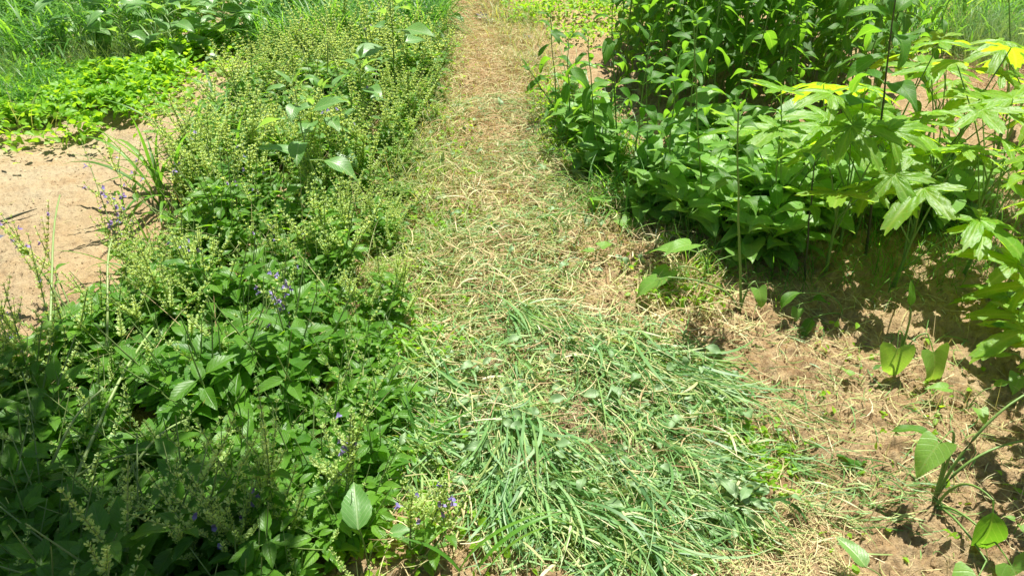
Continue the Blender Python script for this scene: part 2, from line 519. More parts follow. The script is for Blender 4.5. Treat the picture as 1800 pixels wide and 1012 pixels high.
# ------------------------------------------------------------------ ground
def make_ground():
    # columns: fine inside the view, coarse outside; rows grow with distance
    r1 = np.geomspace(.75, 9.0, 620)
    rows = np.concatenate((np.linspace(-30, .70, 24), r1, np.geomspace(9.2, 300, 40)))
    s = np.concatenate((-np.geomspace(60, 1.03, 22), np.linspace(-1, 1, 760), np.geomspace(1.03, 60, 22)))
    Yg, S = np.meshgrid(rows, s, indexing='ij')
    half = .66 * (np.clip(Yg, .75, 9) * .84 + .86) + .12
    X = S * half
    Z = gz(X, Yg)
    fine = (np.abs(S) <= 1) & (Yg > .7) & (Yg < 9)
    rough = 0.50 + 0.50 * np.clip((X + 1.2) / .8, 0, 1)
    d = (.013 * np.abs(vnoise(X * 60, Yg * 60, 5) - .5) * 2 + .009 * np.abs(vnoise(X * 115, Yg * 115, 6) - .5) * 2 + .003 * RNG.random(X.shape)
         + .018 * np.clip(vnoise(X * 18, Yg * 18, 8) - .6, 0, 1) * 2.2)
    Z = Z + np.where(fine, d * rough, .004)
    nr, nc = Z.shape
    i = np.arange(nr - 1)[:, None] * nc + np.arange(nc - 1)[None]
    f = np.stack((i, i + 1, i + nc + 1, i + nc), -1).reshape(-1, 4)
    mb = MB(); mb.add(np.stack((X, Yg, Z), -1).reshape(-1, 3), f)
    o = mb.build('ground', M['soil']); tag(o, 'pale sandy brown soil of the vegetable garden', kind='structure')
make_ground()

def ico(seed):
    import bmesh
    bm = bmesh.new(); bmesh.ops.create_icosphere(bm, subdivisions=1, radius=1)
    r = random.Random(seed)
    v = np.array([tuple(q.co * r.uniform(.7, 1.25)) for q in bm.verts])
    f = np.array([[q.index for q in p.verts] for p in bm.faces]); bm.free()
    return v, f
def clods():
    mb = MB()
    for (poly, n, smin, smax) in (
        (PP((700, 520), (1250, 500), (1900, 480), (1900, 1100), (1200, 1100), (700, 1100)), 16000, .0016, .0085),
        (PP((700, 150), (1000, 150), (1250, 500), (700, 520)), 2500, .003, .009),
        (PP((-80, 240), (420, 100), (460, 140), (60, 640), (-80, 700)), 4000, .0012, .005)):
        for sd_ in range(3):
            tv, tf = ico(sd_)
            x, y = scatter(poly, n // 3)
            s = smin + (smax - smin) * RNG.random(len(x)) ** 3
            R = rots(RNG.random(len(x)) * 6, RNG.random(len(x)) * 6, RNG.random(len(x)) * 6)
            z = gz(x, y) + .004 + s * .1
            mb.many(tv, tf, np.full((len(tv), 2), .5), R * s[:, None, None], np.stack((x, y, z), 1), None)
    o = mb.build('soil_clods', M['clod']); tag(o, 'small crumbs and clods of dry soil lying on the bed', 'soil', kind='stuff')
clods()

PROF = {
    'ovate': lambda t: (math.sin(math.pi * t ** .72) ** .9) * (1 - .25 * t) if 0 < t < 1 else 0.0,
    'lance': lambda t: math.sin(math.pi * t ** .8) ** 1.15 if 0 < t < 1 else 0.0,
    'heart': lambda t: max(0.0, (1 - t ** 1.9)) * min(1, (t + .012) * 7) ** .45 * (1 - .10 * t) if t < 1 else 0.0,
    'round': lambda t: math.sin(math.pi * min(1, max(0, t)) ** .8) ** .6 if 0 < t < 1 else 0.0,
}
# ------------------------------------------------------------------ cut grass and straw on the path
def lying(mb, x, y, L, W, az, thick, k=5, el=.12, curv=.5, base=.010, tint=None, bend=None, fold=False, rollsd=.6):
    n = len(x)
    z = gz(x, y) + base + RNG.random(n) * thick
    e = RNG.normal(0, el, n)
    b = e * 1.3 if bend is None else bend
    blades(mb, x, y, z, az, e, L, W, bend=b, k=k, curv=RNG.normal(0, curv, n), tint=tint, roll=RNG.normal(0, rollsd, n), fold=fold)

def straw():
    mb = MB()
    path = PP((745, -20), (860, -20), (1010, 180), (1080, 330), (1230, 470), (1330, 600), (1200, 640), (700, 640), (690, 520), (710, 300), (755, 120))
    x, y = scatter(path, 14000, soft=.03)
    n = len(x); dens = vnoise(x * 3.2, y * 3.2, 31)
    dens2 = vnoise(x * 8, y * 8, 35); keep = RNG.random(n) < np.clip(.15 + 1.0 * dens + .9 * dens2 - .35, .1, 1); x, y = x[keep], y[keep]; n = len(x)
    lying(mb, x, y, RNG.uniform(.03, .17, n), RNG.uniform(.0015, .0055, n), RNG.random(n) * 6.28, .055, k=4, el=.36)
    # sparse over the bare soil at the right and in front
    x, y = scatter(PP((1150, 480), (1800, 520), (1850, 1050), (700, 1050), (700, 600)), 6500)
    dens = vnoise(x * 4, y * 4, 33); keep = RNG.random(len(x)) < np.clip(2.0 * dens - .45, 0.03, 1); x, y = x[keep], y[keep]; n = len(x)
    lying(mb, x, y, RNG.uniform(.02, .13, n), RNG.uniform(.001, .003, n), RNG.random(n) * 6.28, .010, k=4, el=.22, base=.014)
    x, y = scatter(PP((1280, 880), (1480, 860), (1500, 1040), (1200, 1040)), 900)
    lying(mb, x, y, RNG.uniform(.02, .10, 900), RNG.uniform(.001, .003, 900), RNG.random(900) * 6.28, .02, k=4, el=.3, base=.012)
    x, y = scatter(PP((860, 600), (1000, 600), (1330, 800), (1330, 960), (1100, 1040), (700, 1040), (660, 800)), 2000, soft=.04)
    keep = vnoise(x * 6, y * 6, 47) > .45; x, y = x[keep], y[keep]; n = len(x)
    lying(mb, x, y, RNG.uniform(.03, .15, n), RNG.uniform(.0012, .004, n), RNG.random(n) * 6.28, .075, k=5, el=.25, curv=.9)
    # left strip: few bits, some greener near the weeds
    x, y = scatter(PP((-60, 235), (260, 215), (420, 110), (440, 130), (280, 260), (-60, 275)), 420, soft=.04)
    lying(mb, x, y, RNG.uniform(.01, .08, 420), RNG.uniform(.001, .003, 420), RNG.random(420) * 6.28, .006, k=3, el=.15, base=.004)
    x, y = scatter(PP((-60, 240), (420, 100), (470, 140), (80, 640), (-60, 700)), 500)
    lying(mb, x, y, RNG.uniform(.01, .06, 500), RNG.uniform(.001, .0025, 500), RNG.random(500) * 6.28, .004, k=3, el=.1, base=.006)
    o = mb.build('dry_straw', M['straw']); tag(o, 'short dry yellow straw strewn along the garden path', 'straw', kind='stuff')

    mb = MB()
    x, y = scatter(PP((765, -30), (862, -30), (960, 110), (960, 220), (860, 330), (760, 260), (765, 80)), 9000, soft=.03)
    n = len(x)
    lying(mb, x, y, RNG.uniform(.03, .14, n), RNG.uniform(.0015, .0035, n), RNG.random(n) * 6.28, .05, k=4, el=.45)
    x, y = scatter(PP((1680, 60), (1800, 60), (1900, 220), (1640, 220)), 2500, soft=.05)
    lying(mb, x, y, RNG.uniform(.04, .18, 2500), RNG.uniform(.0015, .0035, 2500), RNG.random(2500) * 6.28, .05, k=4, el=.4)
    o = mb.build('brown_straw', M['red_straw']); tag(o, 'reddish brown dead grass matted on the far path', 'straw', kind='stuff')

    # upright dry stubble
    mb = MB()
    for poly, n in ((PP((1130, 440), (1260, 440), (1280, 600), (1120, 580)), 420), (PP((760, 120), (930, 120), (1000, 320), (760, 320)), 1500),
                    (PP((850, 60), (960, 60), (960, 160), (860, 140)), 900), (PP((1000, 380), (1160, 380), (1160, 470), (1000, 450)), 260), (PP((1350, 560), (1800, 600), (1800, 1000), (1400, 1000)), 130)):
        x, y = scatter(poly, n, soft=.03)
        blades(mb, x, y, gz(x, y), RNG.random(n) * 6.28, RNG.uniform(.5, 1.5, n), RNG.uniform(.04, .16, n), RNG.uniform(.0012, .0028, n), bend=RNG.uniform(-.1, .5, n), k=4)
    x, y = scatter([(-1.5, 1.4), (-.5, 1.4), (-.5, 5), (-1.5, 5)], 240)
    blades(mb, x, y, gz(x, y), RNG.random(240) * 6.28, RNG.uniform(.7, 1.4, 240), RNG.uniform(.25, .42, 240), RNG.uniform(.002, .0035, 240), bend=RNG.uniform(-.1, .6, 240), k=6)
    o = mb.build('stubble', M['straw']); tag(o, 'upright yellowed stubble of mown grass beside the path', 'stubble', kind='stuff')
straw()

def cut_piles():
    mb = MB()
    # fans of long cut blades: (start px, end px, half width m, count, mean length)
    flows = [((905, 560), (1260, 700), .11, 560, .30), ((930, 600), (1270, 740), .10, 400, .28), ((960, 650), (1250, 880), .14, 480, .32),
             ((870, 640), (880, 960), .09, 620, .30), ((900, 670), (980, 940), .11, 620, .32), ((860, 690), (760, 900), .10, 330, .26),
             ((700, 600), (850, 760), .07, 260, .26), ((690, 700), (850, 800), .10, 260, .2), ((1000, 780), (1230, 990), .12, 520, .32),
             ((950, 900), (1180, 1040), .12, 380, .26), ((900, 560), (1000, 640), .08, 200, .2), ((700, 780), (860, 860), .12, 260, .22),
             ((1180, 640), (1400, 760), .09, 120, .22), ((1230, 800), (1420, 860), .12, 220, .16), ((1200, 880), (1330, 960), .1, 200, .2)]
    for (a, b, hw, n, ml) in flows:
        n = int(n * .85)
        ax, ay = P(*a); bx, by = P(*b)
        d = np.array((bx - ax, by - ay)); ln = np.linalg.norm(d); d /= ln; nrm = np.array((-d[1], d[0]))
        t = RNG.random(n); o = RNG.normal(0, hw * .6, n)
        L = ml * RNG.uniform(.2, 1.05, n)
        x = ax + d[0] * (t * ln - L * .3) + nrm[0] * o
        y = ay + d[1] * (t * ln - L * .3) + nrm[1] * o
        az = math.atan2(d[1], d[0]) + RNG.normal(0, .22, n) + np.where(RNG.random(n) < .15, RNG.normal(0, .9, n), 0) + o / hw * .15
        keep = vnoise(x * 7, y * 7, 45) > .30
        x, y, o, L, az = x[keep], y[keep], o[keep], L[keep], az[keep]; n = len(x)
        thick = .060 * np.exp(-(o / hw) ** 2) + .01
        wd = RNG.choice([.0022, .0038, .0062, .009], n, p=[.32, .30, .26, .12]) * RNG.uniform(.8, 1.15, n)
        tint = np.clip(RNG.normal(.42, .24, n) + np.where(wd < .0032, .38, 0), 0, 1)
        lying(mb, x, y, L, wd, az, thick, k=7, el=.16, curv=.8, base=.012, tint=tint, fold=False, rollsd=.7)
    # random litter over and round the fans
    x, y = scatter(PP((700, 620), (900, 540), (1180, 600), (1290, 720), (1320, 830), (1290, 930), (1240, 1040), (880, 1010), (800, 900), (680, 780)), 5200, soft=.04)
    keep = vnoise(x * 6, y * 6, 46) > .42; x, y = x[keep], y[keep]; n = len(x); wd = RNG.uniform(.002, .008, n)
    lying(mb, x, y, RNG.uniform(.02, .11, n), wd, RNG.random(n) * 6.28, .06, k=5, el=.3, curv=.8, tint=np.clip(RNG.normal(.58, .26, n), 0, 1))
    # clippings scattered up the path
    x, y = scatter(PP((740, 180), (960, 180), (1060, 330), (1250, 520), (1100, 620), (700, 600), (700, 380)), 9000, soft=.04)
    dens = vnoise(x * 2.6, y * 2.6, 41); keep = RNG.random(len(x)) < np.clip(2.8 * dens - .65, 0.10, 1); x, y = x[keep], y[keep]; n = len(x)
    lying(mb, x, y, RNG.uniform(.03, .14, n), RNG.uniform(.0018, .005, n), RNG.random(n) * 6.28, .045, k=4, el=.25, curv=.7, tint=np.clip(RNG.normal(.58, .28, n), 0, 1))
    # a few on the soil
    x, y = scatter(PP((1250, 560), (1700, 600), (1700, 1000), (1300, 1000)), 420)
    n = len(x)
    lying(mb, x, y, RNG.uniform(.02, .14, n), RNG.uniform(.0018, .005, n), RNG.random(n) * 6.28, .01, k=5, el=.2, curv=.8, base=.016)
    x, y = scatter(PP((1380, 800), (1620, 850), (1560, 940), (1380, 900)), 260)
    n = len(x)
    lying(mb, x, y, RNG.uniform(.04, .16, n), RNG.uniform(.0018, .004, n), RNG.normal(0, .6, n), .02, k=5, el=.2, curv=.8, base=.016)
    o = mb.build('cut_grass', M['cut']); tag(o, 'fresh cut green grass heaped and fanned across the path', 'cut grass', kind='stuff')
    # torn weed leaves mixed into the cut grass
    mb = MB(); T = [strip_leaf(1, .5, PROF['ovate'], nl=8, na=4, fold=.3, droop=.5, wave=.14, ser=.06, seed=q) for q in range(2)]
    for poly, n in ((PP((880, 590), (1180, 600), (1300, 720), (1340, 860), (1290, 980), (880, 990), (820, 780)), 300), (PP((700, 640), (860, 640), (880, 900), (700, 900)), 110), (PP((760, 200), (960, 200), (1150, 480), (760, 520)), 120), (PP((1230, 860), (1330, 850), (1340, 930), (1240, 940)), 45)):
        x, y = scatter(poly, n, soft=.03); z = gz(x, y) + .03 + RNG.random(n) * .05
        Rm = rots(RNG.normal(0, .4, n), RNG.normal(0, .7, n), RNG.random(n) * 6.28) * RNG.uniform(.025, .065, n)[:, None, None]
        mb.many(*T[n % 2], Rm, np.stack((x, y, z), 1))
    o = mb.build('torn_leaves', M['wilt_leaf']); tag(o, 'torn wilted weed leaves mixed into the cut grass', 'leaves', kind='stuff')
    # root balls in the pile
    mb = MB()
    for (u, v, s) in ((1020, 735, .05), (1045, 790, .07), (1095, 825, .05), (930, 855, .035), (1000, 770, .04), (860, 655, .04), (1210, 880, .04)):
        cx, cy = P(u, v); n = 130
        x = cx + RNG.normal(0, s * .4, n); y = cy + RNG.normal(0, s * .4, n)
        blades(mb, x, y, gz(x, y) + .03 + RNG.random(n) * .04, RNG.random(n) * 6.28, RNG.uniform(-.6, .6, n), RNG.uniform(.02, .07, n), .0014, bend=RNG.uniform(-1, 1, n), curv=RNG.normal(0, 1.5, n), k=5)
    o = mb.build('root_tangles', M['roots']); tag(o, 'tangles of brown roots torn up with the cut grass', 'roots', kind='stuff')
cut_piles()

# ------------------------------------------------------------------ standing grass, ground cover
def field(name, mat, areas, label, cat='grass'):
    mb = MB()
    for (poly, n, lmin, lmax, wmin, wmax, bmin, bmax, soft) in areas:
        x, y = scatter(poly, n, soft=soft)
        d = vnoise(x * 2.4, y * 2.4, 51); keep = RNG.random(n) < .45 + .9 * d; x, y = x[keep], y[keep]; n = len(x)
        hmod = .65 + .6 * vnoise(x * 1.9 + 3, y * 1.9, 52)
        blades(mb, x, y, gz(x, y), RNG.random(n) * 6.28, RNG.uniform(1.0, 1.5, n), RNG.uniform(lmin, lmax, n) * hmod, RNG.uniform(wmin, wmax, n), bend=RNG.uniform(bmin, bmax, n), k=6, curv=RNG.normal(0, .3, n))
    o = mb.build(name, mat); tag(o, label, cat, kind='stuff'); return o
W_ = lambda *p: list(p)
field('tall_grass', M['grass'], [
    (W_((-5.5, 4.6), (-3.3, 4.7), (-2.7, 5.5), (-2.3, 8.2), (-6.5, 8.2)), 14000, .30, .75, .007, .015, .6, 1.7, .05), (PP((-60, 215), (60, 200), (130, 150), (60, 110), (-60, 110)), 1500, .15, .40, .004, .008, .6, 1.5, .05)],
    'dense dark green grass filling the far left corner')
field('row_grass', M['grass'], [
    (W_((-1.5, 5.1), (-.75, 4.9), (-.55, 5.6), (-.6, 8.0), (-2.0, 8.0), (-1.9, 5.6)), 8500, .30, .60, .005, .011, .5, 1.6, .05)],
    'light green grass standing thick at the far end of the herb row')
field('path_edge_grass', M['pale_grass'], [
    (PP((700, 60), (775, 60), (760, 260), (720, 560), (690, 700), (650, 700), (640, 300)), 5200, .05, .22, .0022, .0045, .5, 1.5, .12),
    (PP((850, -10), (930, 20), (1000, 170), (910, 150), (865, 60)), 2600, .06, .24, .003, .006, .4, 1.5, .08), (PP((755, 60), (800, 60), (830, 400), (820, 640), (720, 640), (720, 300)), 2200, .03, .15, .0022, .0045, .5, 1.5, .10), (PP((780, 300), (900, 250), (1150, 520), (1000, 560), (760, 480)), 1100, .03, .14, .0022, .0045, .5, 1.5, .10),
    (PP((940, 230), (1080, 240), (1160, 380), (1020, 380)), 900, .06, .24, .002, .005, .5, 1.4, .05)],
    'thin pale grass blades along the edges of the path')
field('bed_grass', M['grass'], [
    (PP((1130, 380), (1800, 400), (1850, 520), (1250, 520)), 1500, .06, .26, .002, .004, .3, 1.3, .05),
    (W_((2.3, 5.3), (4.6, 5.2), (5.6, 8.5), (2.5, 8.5)), 9000, .2, .6, .006, .012, .4, 1.4, .05),
    (PP((960, 200), (1060, 200), (1220, 420), (1060, 400)), 900, .12, .38, .004, .008, .5, 1.4, .05),
    (PP((1300, 300), (1800, 320), (1800, 400), (1250, 400)), 1300, .08, .28, .002, .004, .3, 1.3, .05)],
    'fine green grass growing under the broad leaved plants')
field('feathery_weed', M['feather'], [
    (W_((-3.7, 4.1), (-2.9, 4.3), (-3.2, 5.1), (-4.4, 5.2)), 6000, .18, .45, .0012, .0022, .1, 1.1, .06),
    (W_((-2.85, 4.9), (-2.35, 5.0), (-2.4, 5.6), (-2.9, 5.5)), 2500, .15, .38, .0012, .0022, .1, 1.1, .06),
    (W_((2.9, 4.9), (3.5, 4.8), (3.8, 5.5), (3.1, 5.6)), 4000, .18, .45, .0012, .0022, .1, 1.1, .05)],
    'grey green feathery weed with thread fine leaves', 'weed')

def ground_cover(name, areas, label, size=(.018, .04)):
    mb = MB()
    T = [strip_leaf(1, .62, PROF['ovate'], nl=5, na=2, fold=.3, droop=.2, seed=s) for s in range(2)]
    for (poly, n, hgt, soft) in areas:
        x, y = scatter(poly, n, soft=soft)
        keep = vnoise(x * 6, y * 6, 63) > .27; x, y = x[keep], y[keep]; n = len(x)
        hm = hgt * (.25 + 1.3 * vnoise(x * 5, y * 5, 61))
        z = gz(x, y) + hm * RNG.random(n) ** .45 + .008
        s = RNG.uniform(size[0], size[1], n)
        R = rots(RNG.normal(.05, .5, n), RNG.normal(0, .5, n), RNG.random(n) * 6.28)
        h = n // 2
        for q, (a, b) in enumerate(((0, h), (h, n))):
            mb.many(T[q][0], T[q][1], T[q][2], R[a:b] * s[a:b, None, None], np.stack((x[a:b], y[a:b], z[a:b]), 1))
    o = mb.build(name, M['cover_leaf']); tag(o, label, 'ground cover', kind='stuff')
ground_cover('leafy_ground_cover', [(PP((-60, 232), (30, 225), (110, 222), (225, 212), (300, 150), (330, 125), (390, 90), (385, 60), (330, 60), (190, 100), (60, 160), (-60, 180)), 9000, .13, .08), (PP((-60, 250), (120, 240), (240, 235), (330, 170), (420, 110), (400, 60), (-60, 160)), 3000, .09, .16)],
             'bright green low leafy ground cover beside the sandy strip', (.03, .06))
ground_cover('far_ground_cover', [(W_((-.02, 5.9), (.25, 5.45), (.9, 5.3), (1.3, 6.2), (1.3, 9), (-.2, 9)), 9000, .12, .04)],
             'bright green low leaves where the far path ends', (.02, .045))
ground_cover('small_weeds', [(PP((640, 560), (720, 560), (790, 700), (800, 800), (860, 1040), (600, 1040), (620, 700)), 1500, .06, .06),
                             (PP((1100, 420), (1250, 470), (1260, 560), (1130, 540)), 600, .05, .03),
                             (PP((930, 160), (1020, 200), (1100, 330), (960, 300)), 1000, .08, .03), (PP((740, 80), (800, 80), (830, 400), (800, 620), (700, 620), (700, 300)), 1500, .05, .08),
                             (PP((1280, 740), (1420, 800), (1330, 960), (1230, 900)), 500, .03, .03),
                             (PP((1430, 560), (1800, 640), (1800, 1000), (1450, 1000)), 120, .02, .02)],
             'scattered small weed leaves at the edge of the cut grass', (.012, .032))

# ------------------------------------------------------------------ herb plants (the long row)
HL = [strip_leaf(1, .50, PROF['ovate'], nl=14, na=4, fold=.35, droop=.28, ser=.07, wave=.05, pet=.18, petr=.018, seed=s) for s in range(3)]
cal_v = np.array([(0, 0, 0), (.20, .55, .16), (-.20, .55, .16), (-.20, .55, -.16), (.20, .55, -.16), (.32, 1.05, .34), (-.24, 1.1, .22)], float)
cal_f3 = np.array([(0, 1, 2), (0, 2, 3), (0, 3, 4), (0, 4, 1), (1, 5, 2), (2, 5, 6)])
pet_v = np.array([(0, 0, 0), (.22, .6, .1), (-.22, .6, .1), (.30, 1.0, .42), (-.30, 1.0, .42), (0, 1.15, .62), (.34, 1.05, -.22), (-.34, 1.05, -.22), (0, 1.3, -.4)], float)
pet_f3 = np.array([(0, 1, 2), (1, 3, 2), (2, 3, 4), (3, 5, 4), (1, 6, 2), (2, 6, 7), (6, 8, 7)])

def spike_pts(p0, d0, L, n=10, up=.5):
    pts = [np.array(p0, float)]; d = np.array(d0, float)
    for i in range(n):
        d = d + np.array((0, 0, up / n)); d /= np.linalg.norm(d)
        pts.append(pts[-1] + d * L / n)
    return np.array(pts)

def herb_parts(r, nst=6, H=.5, lean=(.1, .6), leafy=1.0, spikey=1.0, flow=0.0, leaf=(.045, .075), dirn=None):
    st = MB(); fo = MB(); fl = MB(); cas = []
    leaf_rec = []; flo_rec = []
    for s in range(nst):
        cal_rec = []
        az = r.uniform(0, 6.28) if dirn is None else dirn + r.uniform(-.5, .5)
        ln = r.uniform(*lean)
        h = H * r.uniform(.65, 1.1)
        d0 = np.array((math.cos(az) * math.sin(ln), math.sin(az) * math.sin(ln), math.cos(ln)))
        b0 = np.array((r.uniform(-.03, .03), r.uniform(-.03, .03), -.01))
        pts = spike_pts(b0, d0, h, 12, r.uniform(-.1, .6))
        tube(st, pts, np.linspace(.0034, .0011, len(pts)), 5, r.random())
        nn = 8
        for k in range(nn):                       # leafy nodes on the lower part
            t = .08 + .62 * k / nn
            q = t * 12; i = int(q); p = pts[i] + (pts[i + 1] - pts[i]) * (q - i)
            a0 = k * 1.57 + s
            for sd_ in (0, math.pi):
                if r.random() > leafy: continue
                sz = r.uniform(*leaf) * (1.05 - .35 * t)
                leaf_rec.append((p, r.uniform(-.25, .65), r.uniform(-.4, .4), a0 + sd_ + r.uniform(-.5, .5), sz))
        def spike(pp, n0, n1, nw, w=1.0):
            for k in range(nw):
                t = k / max(1, nw - 1); q = n0 + (n1 - n0) * t; i = min(int(q), len(pp) - 2); p = pp[i] + (pp[i + 1] - pp[i]) * (q - i)
                m = 5
                for c in range(m):
                    sz = r.uniform(.0085, .0145) * w * (1.1 - .5 * t)
                    cal_rec.append((p, r.uniform(.1, .75), 0.0, c * 1.257 + k * .6 + r.uniform(-.3, .3), sz))
                    if flow and r.random() < flow and t < .75:
                        flo_rec.append((p, r.uniform(.0, .5), 0.0, c * 1.047 + k * .5, r.uniform(.014, .020)))
        if r.random() < spikey:
            spike(pts, 6.5, 12, r.randint(7, 10))
        for k in range(4):                         # side spikes
            if r.random() > spikey * .8: continue
            i = r.randint(4, 9); a = r.uniform(0, 6.28); l2 = r.uniform(.08, .20)
            dd = np.array((math.cos(a) * .6, math.sin(a) * .6, .8))
            pp = spike_pts(pts[i], dd, l2, 6, .5)
            tube(st, pp, np.linspace(.0014, .0008, 7), 4, r.random())
            spike(pp, 1.2, 6, max(3, int(l2 / .021)), .9)
        cas.append(cal_rec)
    def flush(mb, rec, tv, tf, tuv, sel=None):
        if not rec: return
        T = np.array([q[0] for q in rec]); S = np.array([q[4] for q in rec])
        R = rots([q[1] for q in rec], [q[2] for q in rec], [q[3] for q in rec])
        mb.many(tv, tf, tuv, R * S[:, None, None], T)
    for q in range(3): flush(fo, leaf_rec[q::3], *HL[q])
    ca = []
    for q in cas:
        if q:
            mb = MB(); flush(mb, q, cal_v, cal_f3, np.full((len(cal_v), 2), .5)); ca.append(mb)
    flush(fl, flo_rec, pet_v, pet_f3, np.full((len(pet_v), 2), .5))
    return st, fo, ca, fl

def herb(name, loc, rz, label, group=None, link=True, seed=0, cat='herb', **kw):
    r = random.Random(seed)
    st, fo, ca, fl = herb_parts(r, **kw)
    root = empty(name, loc, rz)
    tag(root, label, cat, group)
    st.build('stem', M['herb_stem'], root)
    if fo.n: fo.build('foliage', M['herb_leaf'], root)
    for q in ca: q.build('seed_spike', M['calyx'], root)
    if fl.n: fl.build('flower', M['purple'], root)
    return root

L_LEAFY = 'leafy sage like herb with toothed leaves low at the near end of the row'
L_SPIKE = 'pale green herb covered in seed spikes within the dense row left of the path'
L_FLOW = 'row herb with small purple flowers among its pale green seed spikes'
G = 'herbs growing in the long row'
protos = {'leafy': [], 'spike': [], 'flow': []}
def get_proto(kind, i):
    lst = protos[kind]
    return lst[i % len(lst)] if lst else None
far = (0, 0, 0)
pl = {'leafy': [dict(nst=11, H=.35, lean=(.1, 1.0), leafy=1, spikey=.12, seed=100 + i, leaf=(.05, .095)) for i in range(6)],
      'spike': [dict(nst=9, H=.40, lean=(.05, .9), leafy=1, spikey=.85, seed=200 + i, leaf=(.04, .08)) for i in range(7)],
      'flow': [dict(nst=8, H=.38, lean=(.1, .8), leafy=.9, spikey=.9, flow=.010, seed=300 + i, leaf=(.04, .065)) for i in range(3)]}
lab = {'leafy': L_LEAFY, 'spike': L_SPIKE, 'flow': L_FLOW}
def rowedge(y):
    # left and right limits of the row (m) by distance
    l = np.interp(y, [.7, 1.9, 2.6, 3.4, 5.2, 8], [-1.62, -1.38, -1.32, -1.42, -1.58, -1.75])
    r = np.interp(y, [.7, 1.2, 2.1, 3.0, 5.0, 8], [-.30, -.28, -.32, -.37, -.48, -.60])
    return l, r
spots = []
yy = .72
while yy < 7.4:
    l, r_ = rowedge(yy); xx = l + .04
    step = .175 if yy < 2.5 else .20
    while xx < r_:
        spots.append((xx + random.uniform(-.06, .06), yy + random.uniform(-.07, .07))); xx += step
    yy += step * .95
used = {k: 0 for k in pl}
cnt = 0
def zone(x, y):
    l, r_ = rowedge(y); t = (x - l) / (r_ - l)
    a = 'sandy edge' if t < .2 else 'left half' if t < .42 else 'middle' if t < .6 else 'right half' if t < .82 else 'path edge'
    b = 'nearest the photo bottom' if y < 1.3 else 'low in the photo' if y < 1.9 else 'below mid photo' if y < 2.6 else 'at mid photo' if y < 3.4 else 'above mid photo' if y < 4.4 else 'at the far end'
    return 'in the row, ' + a + ', ' + b
spots += [(-.52, 1.42), (-.62, 1.62), (-.45, 1.68), (-.70, 1.85), (-.40, 1.30), (-.58, 1.22)]
for (x, y) in spots:
    if y > 5.2 and random.random() < .8: continue      # grass takes over at the far end
    if y < 2.0 and random.random() < .92 - max(0, (x + .85)) * .9: kind = 'leafy'
    elif y < 3.0 and x < -.75 and random.random() < .6: kind = 'leafy'
    elif y < 4.8 and vnoise(np.array([x * 2.6]), np.array([y * 2.6]), 77)[0] > .55: kind = 'leafy'
    elif random.random() < .12: kind = 'flow'
    else: kind = 'spike'
    i = used[kind] % len(pl[kind]); used[kind] += 1
    z = g1(x, y)
    if len(protos[kind]) <= i:
        o = herb({'leafy': 'leafy_herb', 'spike': 'seeding_herb', 'flow': 'flowering_herb'}[kind], (x, y, z), random.uniform(0, 6.28), lab[kind], {'leafy': 'leafy herbs in the long row', 'spike': 'seeding herbs in the long row', 'flow': 'purple flowering herbs in the long row'}[kind], **pl[kind][i])
        protos[kind].append(o)
    else:
        o = copy_tree(protos[kind][i]); o.location = (x, y, z); o.rotation_euler = (0, 0, random.uniform(0, 6.28))
    s = random.uniform(.68, 1.25) * (.62 if x > -.50 else .85 if x > -.66 else 1)
    o.scale = (s * 1.1, s * 1.1, s * random.uniform(.8, 1.1)); cnt += 1
    base = {'leafy': 'leafy toothed herb', 'spike': 'pale seeding herb', 'flow': 'herb with small purple flowers'}[kind]
    o['label'] = base + ' ' + zone(x, y)
print('herbs', cnt)

# ------------------------------------------------------------------ broad leaved plants
def reg_leaf(name, tmpl, mat, k3=False):
    mb = MB()
    if k3:
        v, f3, f4, uv, pet, petr = tmpl
        mb.add(v, f3, uv, .5)
        mb.f4.append(f4.astype(np.int64))
        tube(mb, [(0, 0, 0), (0, pet * .5, pet * .03), (0, pet * 1.01, 0)], [petr * 1.3, petr, petr * .8], 5, .9)
    else:
        mb.add(*tmpl)
    o = mb.build(name, mat, link=False)
    return o.data
def stamp_leaf(me, parent, loc, pitch, roll, az, s):
    o = bpy.data.objects.new('leaf', me); C.objects.link(o); o.parent = parent
    o.location = loc; o.rotation_euler = eul(pitch, roll, az); o.scale = (s, s, s)
    return o
TL = [reg_leaf('leaf', strip_leaf(1, .38 + .03 * i, PROF['ovate'], nl=12, na=4, fold=.18 + .12 * (i % 2), droop=.28 + .24 * i, wave=.09, pet=.16, petr=.014, seed=i), M['tall_leaf']) for i in range(4)]
HRT = [reg_leaf('leaf', strip_leaf(1, .86, PROF['heart'], nl=12, na=6, fold=.22, droop=.25 + .18 * i, wave=.045, heart=.45, pet=.45, petr=.014, seed=10 + i), M['heart_leaf']) for i in range(4)]
AM = [reg_leaf('leaf', strip_leaf(1, .60, PROF['ovate'], nl=12, na=4, fold=.25, droop=.25 + .2 * i, wave=.05, pet=.45, petr=.016, seed=20 + i), M['amaranth_leaf']) for i in range(3)]
PM = [reg_leaf('leaf', palm_leaf(1, lobes=5, spread=2.0 + .15 * i, depth=.50 + .04 * i, teeth=.045, pet=1.1, petr=.013, droop=.12 + .14 * i, seed=30 + i), M['palm_leaf'], True) for i in range(3)]
PY = reg_leaf('leaf', palm_leaf(1, lobes=5, spread=2.1, depth=.5, teeth=.05, pet=.9, petr=.013, droop=.5, seed=44), M['yellow_leaf'], True)
PG = reg_leaf('leaf', strip_leaf(1, .55, PROF['ovate'], nl=14, na=6, fold=.2, droop=.5, ser=.05, wave=.07, pet=.3, petr=.015, seed=48), M['palm_leaf'])

